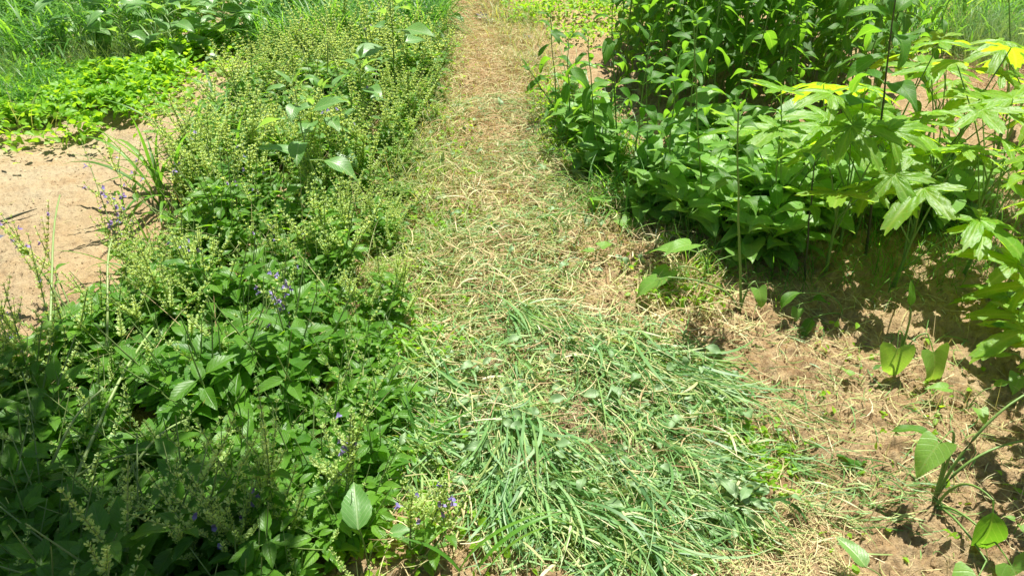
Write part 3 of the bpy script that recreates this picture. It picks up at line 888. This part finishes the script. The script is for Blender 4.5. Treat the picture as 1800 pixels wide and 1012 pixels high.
def stem_plant(name, loc, H, label, group=None, cat='plant', seed=0, leafs=TL, size=(.07, .13), bare=.15, gap=.075, lean=(0, 0), pitch=(-.1, .7), smat='tall_stem', rad=.0045, topsize=.6, leaf_mat_swap=None, whorl=2):
    r = random.Random(seed)
    root = empty(name, loc, 0); tag(root, label, cat, group)
    d = np.array((lean[0] + r.uniform(-.05, .05), lean[1] + r.uniform(-.05, .05), 1.0)); d /= np.linalg.norm(d)
    pts = spike_pts((0, 0, -.02), d, H, 12, .25) + np.concatenate((np.zeros((1, 3)), np.cumsum(np.random.default_rng(seed).normal(0, .0025, (12, 3)), 0)))
    mb = MB(); tube(mb, pts, np.linspace(rad, rad * .4, 13), 6, r.random()); mb.build('stem', M[smat], root)
    t = bare; k = 0; a0 = r.uniform(0, 3)
    while t * H < H - .004:
        q = t * 12; i = min(int(q), 11); p = pts[i] + (pts[i + 1] - pts[i]) * (q - i)
        for sd_ in range(whorl):
            sz = r.uniform(*size) * (1 if t < .75 else 1 - (1 - topsize) * (t - .75) / .25)
            if r.random() < .07: continue
            stamp_leaf(r.choice(leafs), root, p, r.uniform(*pitch) + (.5 if t > .9 else 0), r.uniform(-.35, .35), a0 + k * 1.57 + sd_ * 6.28 / whorl + r.uniform(-.3, .3), sz)
        t += gap / H * r.uniform(.8, 1.2) * (1 if t < .8 else .55); k += 1
    for q in range(2):
        stamp_leaf(leafs[0], root, pts[-1], r.uniform(.9, 1.3), 0, a0 + q * 3.1, size[0] * .55)
    return root

# tall stand behind, right of the path
tprotos = []
stand = []
yy = 3.62
while yy < 6.2:
    x0 = np.interp(yy, [3.2, 3.8, 4.5, 5.2, 6.2], [1.0, .85, .62, .80, 1.0])
    x1 = np.interp(yy, [3.2, 4.2, 5.2, 6.2], [1.9, 2.1, 2.25, 2.4])
    xx = x0
    while xx < x1:
        stand.append((xx + random.uniform(-.06, .06), yy + random.uniform(-.06, .06))); xx += .25 if yy < 4.1 else .15
    yy += .22 if yy < 4.1 else .17
print('stand', len(stand))
for n_, (x, y) in enumerate(stand):
    if n_ < 9:
        o = stem_plant('tall_leafy_plant', (x, y, g1(x, y)), .90 + .045 * n_, 'tall dark green plant with paired leaves in the dense stand right of the path', 'tall leafy plants in the dense stand', seed=400 + n_, size=(.10, .175), bare=.22, gap=.078, pitch=(-.55, .5), lean=(random.uniform(-.12, .12), random.uniform(-.15, .05)))
        tprotos.append(o)
    else:
        o = copy_tree(tprotos[n_ % 9]); o.location = (x, y, g1(x, y))
    o.rotation_euler = (0, 0, random.uniform(0, 6.28))
    s = random.uniform(.85, 1.15) * (0.85 if x < .85 else 1) * (random.uniform(.55, 1.15) if y < 4.0 else 1)
    o.scale = (s, s, s)
    q = 'in the front rank of' if y < 4.0 else 'in the middle of' if y < 5.0 else 'at the back of'
    q2 = ' on its path side' if x < 1.05 else ' in its centre' if x < 1.6 else ' on its right flank'
    o['label'] = 'paired leaf plant ' + q + ' the dense tall stand,' + q2

# heart leaved low plants in front of the stand
def heart_plant(loc, label, seed, n=9, size=(.075, .14), group=None, H=.26):
    r = random.Random(seed)
    root = empty('heart_leaved_plant', loc, r.uniform(0, 6.28)); tag(root, label, 'plant', group)
    mb = MB()
    ends = []
    for s in range(4):
        a = r.uniform(0, 6.28); ln = r.uniform(.1, .6)
        pts = spike_pts((0, 0, -.01), (math.cos(a) * math.sin(ln), math.sin(a) * math.sin(ln), math.cos(ln)), H * r.uniform(.5, 1.1), 6, .3)
        tube(mb, pts, np.linspace(.0035, .0018, 7), 5, r.random()); ends.append(pts)
    mb.build('stem', M['tall_stem'], root)
    for pts in ends:
        for k in range(n // 2):
            p = pts[r.randint(2, 6)]
            stamp_leaf(r.choice(HRT), root, p, r.uniform(-.15, .75), r.uniform(-.3, .3), r.uniform(0, 6.28), r.uniform(*size))
    return root
hp = []
for i in range(6):
    hp.append(None)
hs = []
for poly, n in ((PP((1150, 330), (1230, 270), (1300, 290), (1450, 310), (1450, 460), (1330, 480), (1200, 450), (1110, 390)), 60),
                (PP((960, 190), (1010, 180), (1120, 330), (1030, 330)), 6), (PP((1440, 330), (1700, 330), (1700, 420), (1460, 430)), 12)):
    x, y = scatter(poly, n, rng=np.random.default_rng(5))
    hs += list(zip(x, y))
for i, (x, y) in enumerate(hs):
    if i < 6:
        hp[i] = heart_plant((x, y, g1(x, y)), 'low plant with pale heart shaped leaves in front of the tall stand', 500 + i, n=8, group='heart leaved plants in front of the tall stand')
        o = hp[i]
    else:
        o = copy_tree(hp[i % 6]); o.location = (x, y, g1(x, y)); o.rotation_euler = (0, 0, random.uniform(0, 6.28))
    s = random.uniform(.8, 1.2); o.scale = (s, s, s)
    q = 'near the path' if x < .65 else 'left of its centre' if x < .9 else 'right of its centre' if x < 1.15 else 'toward the lobed leaves'
    q2 = 'front' if y < 2.75 else 'middle' if y < 3.0 else 'rear'
    o['label'] = 'low plant with pale heart shaped leaves, ' + q2 + ' of the patch, ' + q

# individual stem plants in the right bed: (px base, height, ...)
def at(u, v):
    x, y = P(u, v); return (x, y, g1(x, y))
stem_plant('young_stem_plant', at(1303, 545), .74, 'single tall stem at the bed edge with leaves only near its top', seed=601, bare=.62, gap=.055, size=(.09, .13), rad=.0055, leafs=TL[:3], lean=(-.17, 0))
stem_plant('dark_stemmed_plant', at(1522, 455), 1.02, 'tall plant on a thin dark stem with big drooping bright leaves', seed=612, bare=.62, gap=.10, size=(.15, .21), rad=.0055, smat='dark_stem', leafs=TL[1:], lean=(-.22, 0), pitch=(-.2, .5))
stem_plant('young_stem_plant', at(1415, 505), .50, 'brown stemmed plant leaning in the shaded soil', seed=603, lean=(-.1, 0), bare=.5, gap=.09, size=(.08, .12), smat='dark_stem', leafs=TL[:3])
stem_plant('young_stem_plant', at(1235, 420), .88, 'tallest green stem in front of the stand with hanging leaves', seed=604, lean=(-.15, 0), bare=.3, gap=.10, size=(.10, .15), leafs=TL[1:])
stem_plant('young_stem_plant', at(1165, 385), .70, 'upright stem beside the path with hanging pale leaves', seed=605, bare=.3, gap=.09, size=(.09, .13), leafs=TL[1:])
stem_plant('young_stem_plant', at(1110, 330), .72, 'green stem at the front left corner of the stand', seed=606, bare=.2, gap=.09, size=(.09, .14))
for (u, v, H, lb_, sd_) in ((1005, 265, .55, 'slim leafy stem at the path edge left of the stand', 621), (1050, 300, .62, 'slim stem with drooping leaves, second from the path', 622), (1085, 290, .80, 'tall slim stem between the path and the stand', 623),
                          (1140, 345, .60, 'slim stem over the cut grass at the stand corner', 624), (1200, 340, .78, 'upright stem rising behind the pale heart shaped leaves', 625), (980, 215, .60, 'leafy stem half way back along the path edge', 626)):
    stem_plant('young_stem_plant', at(u, v), H, lb_, seed=sd_, bare=.28, gap=.085, size=(.09, .15), leafs=TL[1:], lean=(-.1, -.05), pitch=(-.5, .4))
stem_plant('leaning_stem_plant', at(1010, 235), .42, 'leafy plant leaning left over the straw path', seed=607, bare=.25, gap=.07, size=(.08, .12), lean=(-.9, .15))
stem_plant('young_stem_plant', at(1365, 450), .60, 'green stem rising from the heart shaped leaves', seed=608, lean=(-.15, 0), bare=.35, gap=.09, size=(.09, .13))
stem_plant('young_stem_plant', at(1780, 520), .62, 'stem with bright toothed leaves at the right edge', seed=609, lean=(-.2, 0), bare=.4, gap=.11, size=(.10, .15), leafs=[PG], smat='tall_stem')

# palmate plants
def palmate(loc, label, seed, n=6, H=.35, R=(.13, .19), yellow=0, lean=.45, azr=(0, 6.28), pit=(.75, 1.3)):
    r = random.Random(seed)
    root = empty('lobed_leaf_plant', loc, 0); tag(root, label, 'plant', 'lobed leaf plants in the right bed')
    pts = spike_pts((0, 0, -.01), (r.uniform(-.1, .1), r.uniform(-.1, .1), 1), H * .55, 6, .2)
    mb = MB(); tube(mb, pts, np.linspace(.008, .004, 7), 7, r.random()); mb.build('stem', M['tall_stem'], root)
    for k in range(n):
        sz = r.uniform(*R); a = azr[0] + (azr[1] - azr[0]) * (k + r.uniform(-.25, .25)) / n
        p = pts[r.randint(2, 6)]
        # petiole as its own stalk, blade set nearly level at its end
        pl_ = H * r.uniform(.45, .95); el = r.uniform(*pit)
        e = p + np.array((-math.sin(a) * math.cos(el), math.cos(a) * math.cos(el), math.sin(el))) * pl_
        mb = MB(); midp = (p + e) / 2 + np.array((0, 0, .02)); tube(mb, [p, midp, e], [.0035, .0028, .0022], 5, .6); mb.build('petiole', M['tall_stem'], root)
        me = PBLY if k < yellow else r.choice(PBL)
        o = bpy.data.objects.new('leaf', me); C.objects.link(o); o.parent = root
        if k < yellow: o['label'] = 'yellowing lobed leaf with brown spots'
        o.location = e; o.rotation_euler = eul(r.uniform(-.45, .25), r.uniform(-.35, .35), a + r.uniform(-.4, .4)); o.scale = (sz,) * 3
    return root
PBL = []
for i in range(4):
    t_ = palm_leaf(1, lobes=5 if i < 3 else 7, spread=2.0 + .12 * i, depth=.56 + .04 * (i % 3), teeth=.05, pet=0.0, petr=.01, droop=.10 + .10 * i, seed=60 + i)
    mb = MB(); mb.add(t_[0], t_[1], t_[3], .5); mb.f4.append(t_[2].astype(np.int64)); o = mb.build('leaf', M['palm_leaf'], link=False); PBL.append(o.data)
t_ = palm_leaf(1, lobes=5, spread=2.0, depth=.5, teeth=.05, pet=0, droop=.35, seed=71)
mb = MB(); mb.add(t_[0], t_[1], t_[3], .5); mb.f4.append(t_[2].astype(np.int64)); PBLY = mb.build('leaf', M['yellow_leaf'], link=False).data

pal = [(1360, 430, .48, 5, 0, 'lobed leaf plant farthest left, its big leaf over the tall stand foot'),
       (1500, 420, .56, 6, 0, 'tall lobed leaf plant just left of the thin dark stem'),
       (1620, 390, .58, 6, 0, 'lobed leaf plant holding bright leaves above its neighbours'),
       (1450, 485, .46, 5, 0, 'lobed leaf plant at the front, over the shaded soil'),
       (1570, 500, .44, 5, 1, 'front lobed leaf plant below the thin dark stem'),
       (1690, 490, .50, 5, 0, 'front lobed leaf plant with bare leaning stalks'),
       (1420, 400, 0.47, 4, 0, 'lobed leaf plant nearest the path, over the heart shaped leaves'),
       (1740, 320, 0.65, 6, 0, 'tallest lobed leaf plant, its top leaf standing upright'),
       (1475, 445, 0.54, 5, 0, 'lobed leaf plant reaching left in front of the dark stand'),
       (1590, 440, 0.59, 6, 1, 'bushy lobed leaf plant right of the thin dark stem'),
       (1700, 430, 0.61, 6, 2, 'lobed leaf plant with yellowed spotted leaves below it'),
       (1650, 340, 0.57, 5, 0, 'lobed leaf plant behind the yellowing one'),
       (1790, 350, 0.54, 5, 0, 'lobed leaf plant at the right edge in the middle distance'),
       (1770, 250, 0.47, 4, 0, 'farthest lobed leaf plant near the brown straw'),
       (1560, 350, 0.50, 4, 0, 'lobed leaf plant half hidden behind the dark stem'),
       (1630, 245, 0.42, 4, 0, 'small lobed leaf plant beside the tall stand')]
for i, (u, v, H, n, yl, lb) in enumerate(pal):
    palmate(at(u, v), lb, 700 + i, n=n, H=H, yellow=yl, R=(.14, .20) if v > 300 else (.11, .16))
# low lobed plant reaching in from the right edge, and those beyond the frame whose shade falls in
palmate(at(1850, 610), 'low lobed leaf plant reaching in over the soil from the right edge', 731, n=6, H=.30, R=(.14, .18), azr=(.4, 2.9), pit=(.1, .55))
for i, (x, y, H) in enumerate(((1.62, 1.66, .55), (1.75, 2.0, .60), (1.54, 1.36, .70))):
    palmate((x, y, g1(x, y)), ['tall lobed leaf plant just outside the right edge, middle one', 'farthest lobed leaf plant outside the right edge', 'nearest lobed leaf plant outside the right edge'][i], 740 + i, n=9, H=H, R=(.12, .18))

# amaranth like plants in the herb row and left
def am(u, v, H, lb, seed, size=(.09, .13), n=2):
    stem_plant('broad_leaved_weed', at(u, v), H, lb, cat='weed', seed=seed, leafs=AM, size=size, bare=.5, gap=.075, topsize=.6, pitch=(-.2, .5), group=None)
am(560, 375, .60, 'pale broad leaved weed standing above the herb row in the middle', 801, (.13, .17))
am(600, 330, .50, 'smaller pale broad leaved weed beside another in the herb row', 803, (.09, .13))
am(700, 215, .62, 'pale broad leaved weed at the path edge near the far grass', 802, (.15, .20))
am(640, 260, .45, 'broad leaved weed with two leaves above the far herbs', 804, (.11, .15))
am(785, 60, .30, 'small weed with drooping leaves at the end of the path', 805, (.12, .15))

# leafy plants far left
bp_ = []
for i, (x, y) in enumerate(((-2.75, 5.6), (-2.45, 5.75), (-2.2, 5.5), (-2.0, 5.75), (-1.8, 5.6), (-2.5, 6.1), (-2.1, 6.2), (-1.75, 6.3), (-2.8, 6.3), (-3.0, 6.0), (-2.35, 6.7), (-1.95, 6.8), (-2.6, 5.25), (-2.25, 5.2), (-1.95, 5.3), (-2.9, 5.3))):
    if i < 4:
        o = stem_plant('bushy_vegetable', (x, y, g1(x, y)), .42 + .03 * i, 'bushy dark green plant with drooping oval leaves beyond the ground cover', 'bushy plants beyond the ground cover', seed=820 + i, leafs=AM, size=(.15, .22), bare=.1, gap=.045)
        bp_.append(o)
    else:
        o = copy_tree(bp_[i % 4]); o.location = (x, y, g1(x, y)); o.rotation_euler = (0, 0, i * 1.3)
    o['label'] = 'bushy plant with drooping oval leaves, ' + ('front' if y < 5.45 else 'middle' if y < 6.05 else 'back') + ' of its patch, ' + ('left part' if x < -2.45 else 'middle part' if x < -2.1 else 'right part')

# broad bladed grass clump on the left edge of the row
def clump(u, v, n, L, lb, W=(.008, .013), spread=.05, seed=0, name='grass_clump', az=None, mat='grass'):
    x0, y0 = P(u, v); r = np.random.default_rng(seed)
    root_z = g1(x0, y0)
    mb = MB()
    x = r.normal(0, spread, n); y = r.normal(0, spread, n)
    a = r.random(n) * 6.28 if az is None else az + r.normal(0, .5, n)
    blades(mb, x, y, -.01, a, r.uniform(1.0, 1.5, n), L * r.uniform(.6, 1.1, n), r.uniform(W[0], W[1], n), bend=r.uniform(.3, 1.4, n), k=9, curv=r.normal(0, .3, n), tint=r.random(n), fold=True)
    o = mb.build(name, M[mat]); o.location = (x0, y0, root_z); tag(o, lb, 'grass'); return o
clump(300, 345, 30, .58, 'tuft of broad arching grass blades left of the herbs', seed=1, spread=.09, W=(.012, .020))
clump(365, 255, 20, .50, 'tuft of broad grass blades near the ground cover', seed=2, spread=.07, W=(.012, .018))
clump(430, 300, 16, .52, 'thin tuft of grass inside the herb row near its left edge', seed=3, spread=.07, W=(.010, .016))
clump(545, 300, 9, .72, 'two or three tall grass blades rising from the herb row', seed=4, spread=.03, W=(.012, .018))
clump(400, 190, 12, .50, 'upright grass blades beside the bare soil gap', seed=5, spread=.04, W=(.014, .022))
clump(255, 470, 6, .30, 'single short grass tuft among the near herbs', seed=7, spread=.05)
clump(740, 810, 9, .24, 'bright arching grass tuft where herbs meet the cut grass', seed=8, spread=.02, W=(.008, .012))
clump(830, 1030, 5, .30, 'dark long grass blades at the bottom edge', seed=9, spread=.02, W=(.009, .012))
clump(530, 1000, 8, .30, 'grass tuft in the shade at the bottom of the herb row', seed=10, spread=.04)
clump(50, 215, 40, .35, 'fine pale grass tuft at the left end of the ground cover', W=(.003, .006), seed=11, spread=.09, mat='pale_grass')

# sprawling flower stalks over the sandy strip
def spray(u, v, az, H, lb, seed, nst=2, flow=.02, lean=(.7, 1.0), leafy=.25):
    return herb('sprawling_herb', at(u, v), 0, lb, seed=seed, nst=nst, H=H, lean=lean, flow=flow, leafy=leafy, dirn=az)
spray(250, 560, 2.2, .75, 'herb stalk with purple flowers leaning left over the sand', 901, flow=.12)
spray(330, 420, 2.3, .60, 'long seeding herb stalk arching over the sandy strip', 902)
spray(150, 560, 2.7, .50, 'thin seeding herb stalk low over the left soil edge', 903)
spray(120, 700, 2.4, .50, 'herb stalks trailing over the soil at the left edge', 904, nst=4, flow=.02)
spray(60, 760, 1.9, .45, 'wispy herb stalks at the left frame edge', 905, nst=4, flow=0)
spray(500, 640, 1.5, .42, 'herb with the large purple flower cluster in the row centre', 906, nst=3, flow=.15, lean=(.0, .3))
spray(430, 1010, .9, .28, 'herb with purple flowers at the bottom edge', 907, nst=4, flow=.03, lean=(.1, .6))
spray(330, 1030, 1.2, .26, 'purple flowered herb low in the bottom left shade', 908, nst=3, flow=.03, lean=(.1, .6))
spray(740, 1010, .8, .24, 'small purple flowered herb beside the pale leaf at the bottom', 909, nst=3, flow=.03, lean=(.2, .8))
spray(600, 930, .9, .36, 'herb with violet flowers in front of the cut grass', 910, nst=3, flow=.04, lean=(.1, .5))
spray(430, 420, 1.5, .42, 'herb with lilac flowers on the left half of the row', 911, nst=3, flow=.03, lean=(.0, .4))

# thick pale fallen stalks in the near left
def stalk(p, q, z0, z1, rad, lb):
    a = np.array((*P(*p), 0)); b = np.array((*P(*q), 0)); a[2] = g1(a[0], a[1]) + z0; b[2] = g1(b[0], b[1]) + z1
    o_ = a.copy(); pts = [a + (b - a) * t + np.array((math.sin(t * 5) * .008, 0, .05 * math.sin(t * 3.14))) - o_ for t in np.linspace(0, 1, 10)]
    mb = MB(); tube(mb, pts, np.linspace(rad, rad * .6, 10), 7, .8); o = mb.build('fallen_stalk', M['herb_stem']); o.location = o_
    tag(o, lb, 'stalk')
stalk((80, 1010), (300, 660), .04, .20, .0055, 'thick pale stalk leaning diagonally through the near herbs')
stalk((60, 930), (220, 780), .05, .2, .0045, 'short pale stalk low in the bottom left corner')
stalk((200, 930), (360, 800), .10, .16, .0045, 'pale stalk lying over the dark gap at the bottom left')
stalk((130, 900), (330, 860), .12, .14, .0035, 'nearly level thin stalk in the bottom left shade')
stalk((100, 700), (150, 460), .10, .30, .0045, 'pale upright stalk at the left side of the row')
stalk((200, 680), (240, 540), .10, .28, .0045, 'short upright pale stalk among the left herbs')

# single leaves and small plants on the right soil
def one_leaf(u, v, me, s, pitch, roll, az, lb, h=.02, name='fallen_leaf'):
    x, y = P(u, v, h); root = bpy.data.objects.new(name, me); C.objects.link(root)
    root.location = (x, y, g1(x, y) + h); root.rotation_euler = eul(pitch, roll, az); root.scale = (s, s, s)
    tag(root, lb, 'leaf'); return root
FL = [reg_leaf('leaf', strip_leaf(1, .95, PROF['round'], nl=12, na=8, fold=.12, droop=.3, wave=.09, ser=.03, seed=91), M['tall_leaf']),
      reg_leaf('leaf', strip_leaf(1, .5, PROF['ovate'], nl=12, na=4, fold=.3, droop=.4, wave=.08, seed=92), M['wilt_leaf']),
      reg_leaf('leaf', strip_leaf(1, .62, PROF['ovate'], nl=14, na=6, fold=.3, droop=.3, wave=.05, ser=.05, seed=93), M['amaranth_leaf'])]
one_leaf(1515, 815, FL[0], .085, .1, .1, .3, 'round crinkled dark green leaf lying on bare soil')
one_leaf(1265, 905, FL[1], .10, .1, .2, .6, 'wilted grey green leaf on the right side of the cut grass', .05)
one_leaf(1235, 880, FL[1], .09, .1, -.3, .2, 'wilted leaf tucked into the cut grass', .05)
one_leaf(1490, 905, FL[1], .05, .3, .3, -.4, 'small pale wilted leaf in the shaded straw', .02)
one_leaf(1060, 480, FL[1], .07, .1, .1, .9, 'pale flattened leaf on the straw in mid path', .03)
one_leaf(95, 905, HRT[0], .06, .2, .2, 2.6, 'single bright sunlit leaf in the bottom left shade', .14)

def small(u, v, lb, leaves, pet=.004, smat='tall_stem', name='seedling', mats=None):
    """a plant given as stalk segments with a leaf at each end: (dx, dy, h, leaf mesh, size, pitch, az)"""
    loc = at(u, v); root = empty(name, loc, 0); tag(root, lb, 'plant')
    for (dx, dy, h, me, s, pi_, az) in leaves:
        p = np.array((0, 0, -.01)); e = np.array((dx, dy, h)); m_ = np.array((dx * .12, dy * .12, h * 1.05))
        mb = MB(); tube(mb, [p * (1 - t) ** 2 + m_ * 2 * t * (1 - t) + e * t * t for t in np.linspace(0, 1, 11)], np.linspace(pet, pet * .55, 11), 7, .6); mb.build('stem', M[smat], root)
        stamp_leaf(me, root, e, pi_, .1, az, s)
    return root
small(1640, 880, 'sapling with one upright leaf and a long slanting stem on bare soil', [(-.03, .0, .24, HRT[1], .10, -.5, 2.2), (-.05, .02, .20, TL[2], .09, .4, 1.2), (.24, .10, .30, HRT[0], .09, .0, -1.8), (.20, .05, .16, HRT[2], .09, -.2, -1.5)], .0045)
small(1640, 900, 'drooping chewed leaf stalk at the bottom right of the bed', [(.03, -.12, .16, TL[3], .16, -1.0, 3.0), (.05, -.16, .06, HRT[3], .12, -.6, 3.6), (.01, -.20, .05, HRT[2], .12, -.3, 2.4)], .004)
small(1570, 660, 'small plant hanging two broad leaves over the bare soil', [(-.03, 0, .16, HRT[3], .12, -1.1, 3.0), (.06, 0, .15, HRT[2], .13, -1.0, 3.6), (-.02, .0, .24, TL[0], .075, 1.3, 0)], .004)
small(1480, 560, 'thin stalk bending left with a spent leaf', [(-.16, -.01, .10, TL[3], .10, .1, 1.9), (-.12, -.05, .03, TL[2], .10, -.1, 2.4)], .003)
small(1390, 560, 'little seedling with curled leaves on the soil', [(.05, .0, .05, TL[2], .10, .1, -1.2), (.02, .0, .04, HRT[3], .05, -.5, 2.6)], .003)
small(1510, 680, 'tiny yellow green seedling in the middle of the bare soil', [(-.02, 0, .04, HRT[0], .035, .2, .6), (.03, .01, .06, TL[0], .04, .3, -1)], .0015)
small(1700, 720, 'small seedling with three leaves near the slanting stem', [(-.04, .02, .06, HRT[0], .06, .1, 1.4), (.05, .01, .08, TL[0], .07, .2, -1.2), (0, -.03, .05, HRT[1], .05, 0, 3)], .002)
small(1770, 960, 'tiny clover like seedling in the bottom right corner', [(-.005, 0, .06, HRT[0], .022, .1, 1), (.005, 0, .06, HRT[0], .022, .1, -1), (0, 0, .055, HRT[0], .022, .1, 3)], .0012)
small(1790, 660, 'leafy weed at the right edge above the bare soil', [(-.05, .0, .08, HRT[1], .09, .1, 1.6), (-.03, -.05, .05, HRT[0], .08, .0, 2.4), (-.01, .03, .12, TL[1], .10, .3, .8)], .003)
small(1240, 505, 'pale leaves drooping at the bed edge left of the single stem', [(-.05, .0, .14, HRT[0], .13, -.1, 1.2), (-.10, .0, .08, HRT[2], .12, -.3, 2.0), (.05, .02, .10, HRT[1], .10, 0, -1.2), (-.04, -.02, .18, HRT[1], .11, .1, 1.9)], .004)
small(1300, 550, 'bent green stalk arching left from the foot of the single stem', [(-.26, .03, .13, HRT[2], .11, -.5, 1.6), (.04, .02, .12, HRT[2], .07, -.6, 3.4)], .0045)
small(1050, 405, 'pale leaves sprawling left over the path beside the stand', [(-.06, .02, .05, TL[0], .17, .05, 1.5), (.03, .03, .08, HRT[1], .11, .0, .3), (.06, -.02, .07, HRT[2], .10, -.2, -2.4)], .003)
small(1045, 470, 'single heart shaped leaf growing from the straw', [(.0, .0, .07, HRT[0], .06, .1, -.9), (.01, .0, .06, HRT[1], .05, .1, 1.4)], .002)

small(650, 1010, 'large pale ovate leaf on its stalk at the bottom beside the herbs', [(-.01, .0, .13, FL[2], .12, .5, .2), (.05, .03, .08, FL[2], .06, .2, -1.4)], .0025)
small(1560, 1040, 'bright ovate leaf on a bent stalk at the bottom right', [(-.05, .03, .06, FL[2], .09, .35, .5), (.05, .0, .05, TL[1], .05, .1, -1.5)], .002)

# stones, plastic film, stick
def film(u, v, sx, sy, rz, lb, seed, h=.02):
    r = np.random.default_rng(seed); n = 26
    a = np.linspace(-1, 1, n); X, Y = np.meshgrid(a, a)
    rag = 1 - .25 * np.abs(vnoise(X * 4 + seed, Y * 4, seed))
    Xs = X * sx * rag; Ys = Y * sy * rag
    Z = .035 * (vnoise(X * 3 + seed * 3, Y * 3, 71) - .3) + .012 * vnoise(X * 9, Y * 9, 72)
    Z *= h / .02 * .8
    i = np.arange(n - 1)[:, None] * n + np.arange(n - 1)[None]
    f = np.stack((i, i + 1, i + n + 1, i + n), -1).reshape(-1, 4)
    mb = MB(); mb.add(np.stack((Xs, Ys, Z), -1).reshape(-1, 3), f)
    o = mb.build('plastic_film', M['film']); x, y, z = at(u, v); o.location = (x, y, z + h); o.rotation_euler = (0, 0, rz); tag(o, lb, 'plastic film', 'pieces of mulch film')
film(852, 35, .05, .16, .35, 'crumpled grey plastic mulch film beside the far end of the path', 1)
film(935, 115, .07, .10, .3, 'blue grey plastic mulch film where plants lean over the path', 2)
film(930, 75, .05, .07, -.2, 'small scrap of plastic mulch film behind the leaning plant', 3)
film(-10, 415, .07, .09, .2, 'plastic film half buried in sand at the left edge', 4, .004)
film(180, 900, .20, .14, .2, 'dark plastic film under the herbs at the bottom left', 6)
film(20, 660, .12, .07, .1, 'pale dusty plastic film at the left edge below the sand', 7, .015)

def stone(u, v, s, lb):
    tv, tf = ico(5); mb = MB(); mb.add(tv * s * np.array((1.2, .9, .7)), tf); o = mb.build('stone', M['stone']); x, y, z = at(u, v); o.location = (x, y, z + s * .5); tag(o, lb, 'stone')
stone(803, 42, .028, 'small white stone on the far path')
stone(55, 125, .06, 'pale stone by the dark grass at the left')
stone(28, 140, .05, 'flat grey stone at the far left edge')

mb = MB(); tube(mb, [(0, 0, .01), (.06, .05, .02), (.12, .09, .028)], [.006, .005, .0012], 6, .2)
o = mb.build('dark_stick', M['dark_stem']); x, y, z = at(0, 395); o.location = (x, y, z + .01); tag(o, 'short dark stick lying on the sand at the left edge', 'stick')

# ------------------------------------------------------------------ tree outside the frame, whose branch shades the lower left
def tree():
    root = empty('overhanging_tree', (-4.47, .60, 0), 0)
    tag(root, 'small tree outside the left edge whose branch shades the near herbs', 'tree')
    mb = MB(); tube(mb, [(0, 0, -.1), (.05, 0, 1.0), (.2, .1, 1.9), (.3, .15, 2.6), (.3, .2, 3.6)], [.10, .085, .07, .05, .02], 9, .4)
    tube(mb, [(.2, .1, 1.9), (1.0, .6, 2.5), (2.4, 1.2, 2.75), (4.1, 1.5, 2.85)], [.05, .035, .022, .008], 7, .4)
    tube(mb, [(1.0, .6, 2.5), (2.2, 1.3, 2.7), (3.3, 1.95, 2.78)], [.03, .02, .006], 6, .4)
    mb.build('trunk', M['bark'], root)
    mb = MB(); T = strip_leaf(1, .5, PROF['ovate'], nl=5, na=2, fold=.2, droop=.3, seed=3)
    r = np.random.default_rng(21); pts = []
    for (cx, cy, cz, sx, sy, sz, n) in ((3.42, 2.0, 2.75, .17, .16, .08, 260), (3.78, 1.72, 2.78, .15, .13, .08, 200), (4.08, 1.55, 2.8, .15, .12, .08, 300), (3.5, 1.45, 2.7, .22, .16, .08, 330), (4.1, 1.3, 2.75, .20, .12, .06, 320), (3.2, 1.7, 2.7, .2, .2, .08, 200), (2.6, 1.7, 2.7, .3, .3, .1, 330),
                                        (1.7, 1.0, 2.6, .4, .35, .15, 380), (1.4, .5, 2.6, .4, .35, .15, 300), (.3, .2, 3.3, .6, .6, .45, 900)):
        pts.append(np.stack((r.normal(cx, sx, n), r.normal(cy, sy, n), r.normal(cz, sz, n)), 1))
    p = np.concatenate(pts); n = len(p)
    R = rots(r.normal(0, .5, n), r.normal(0, .5, n), r.random(n) * 6.28) * r.uniform(.06, .10, n)[:, None, None]
    mb.many(T[0], T[1], T[2], R, p)
    mb.build('crown', M['tall_leaf'], root)
tree()
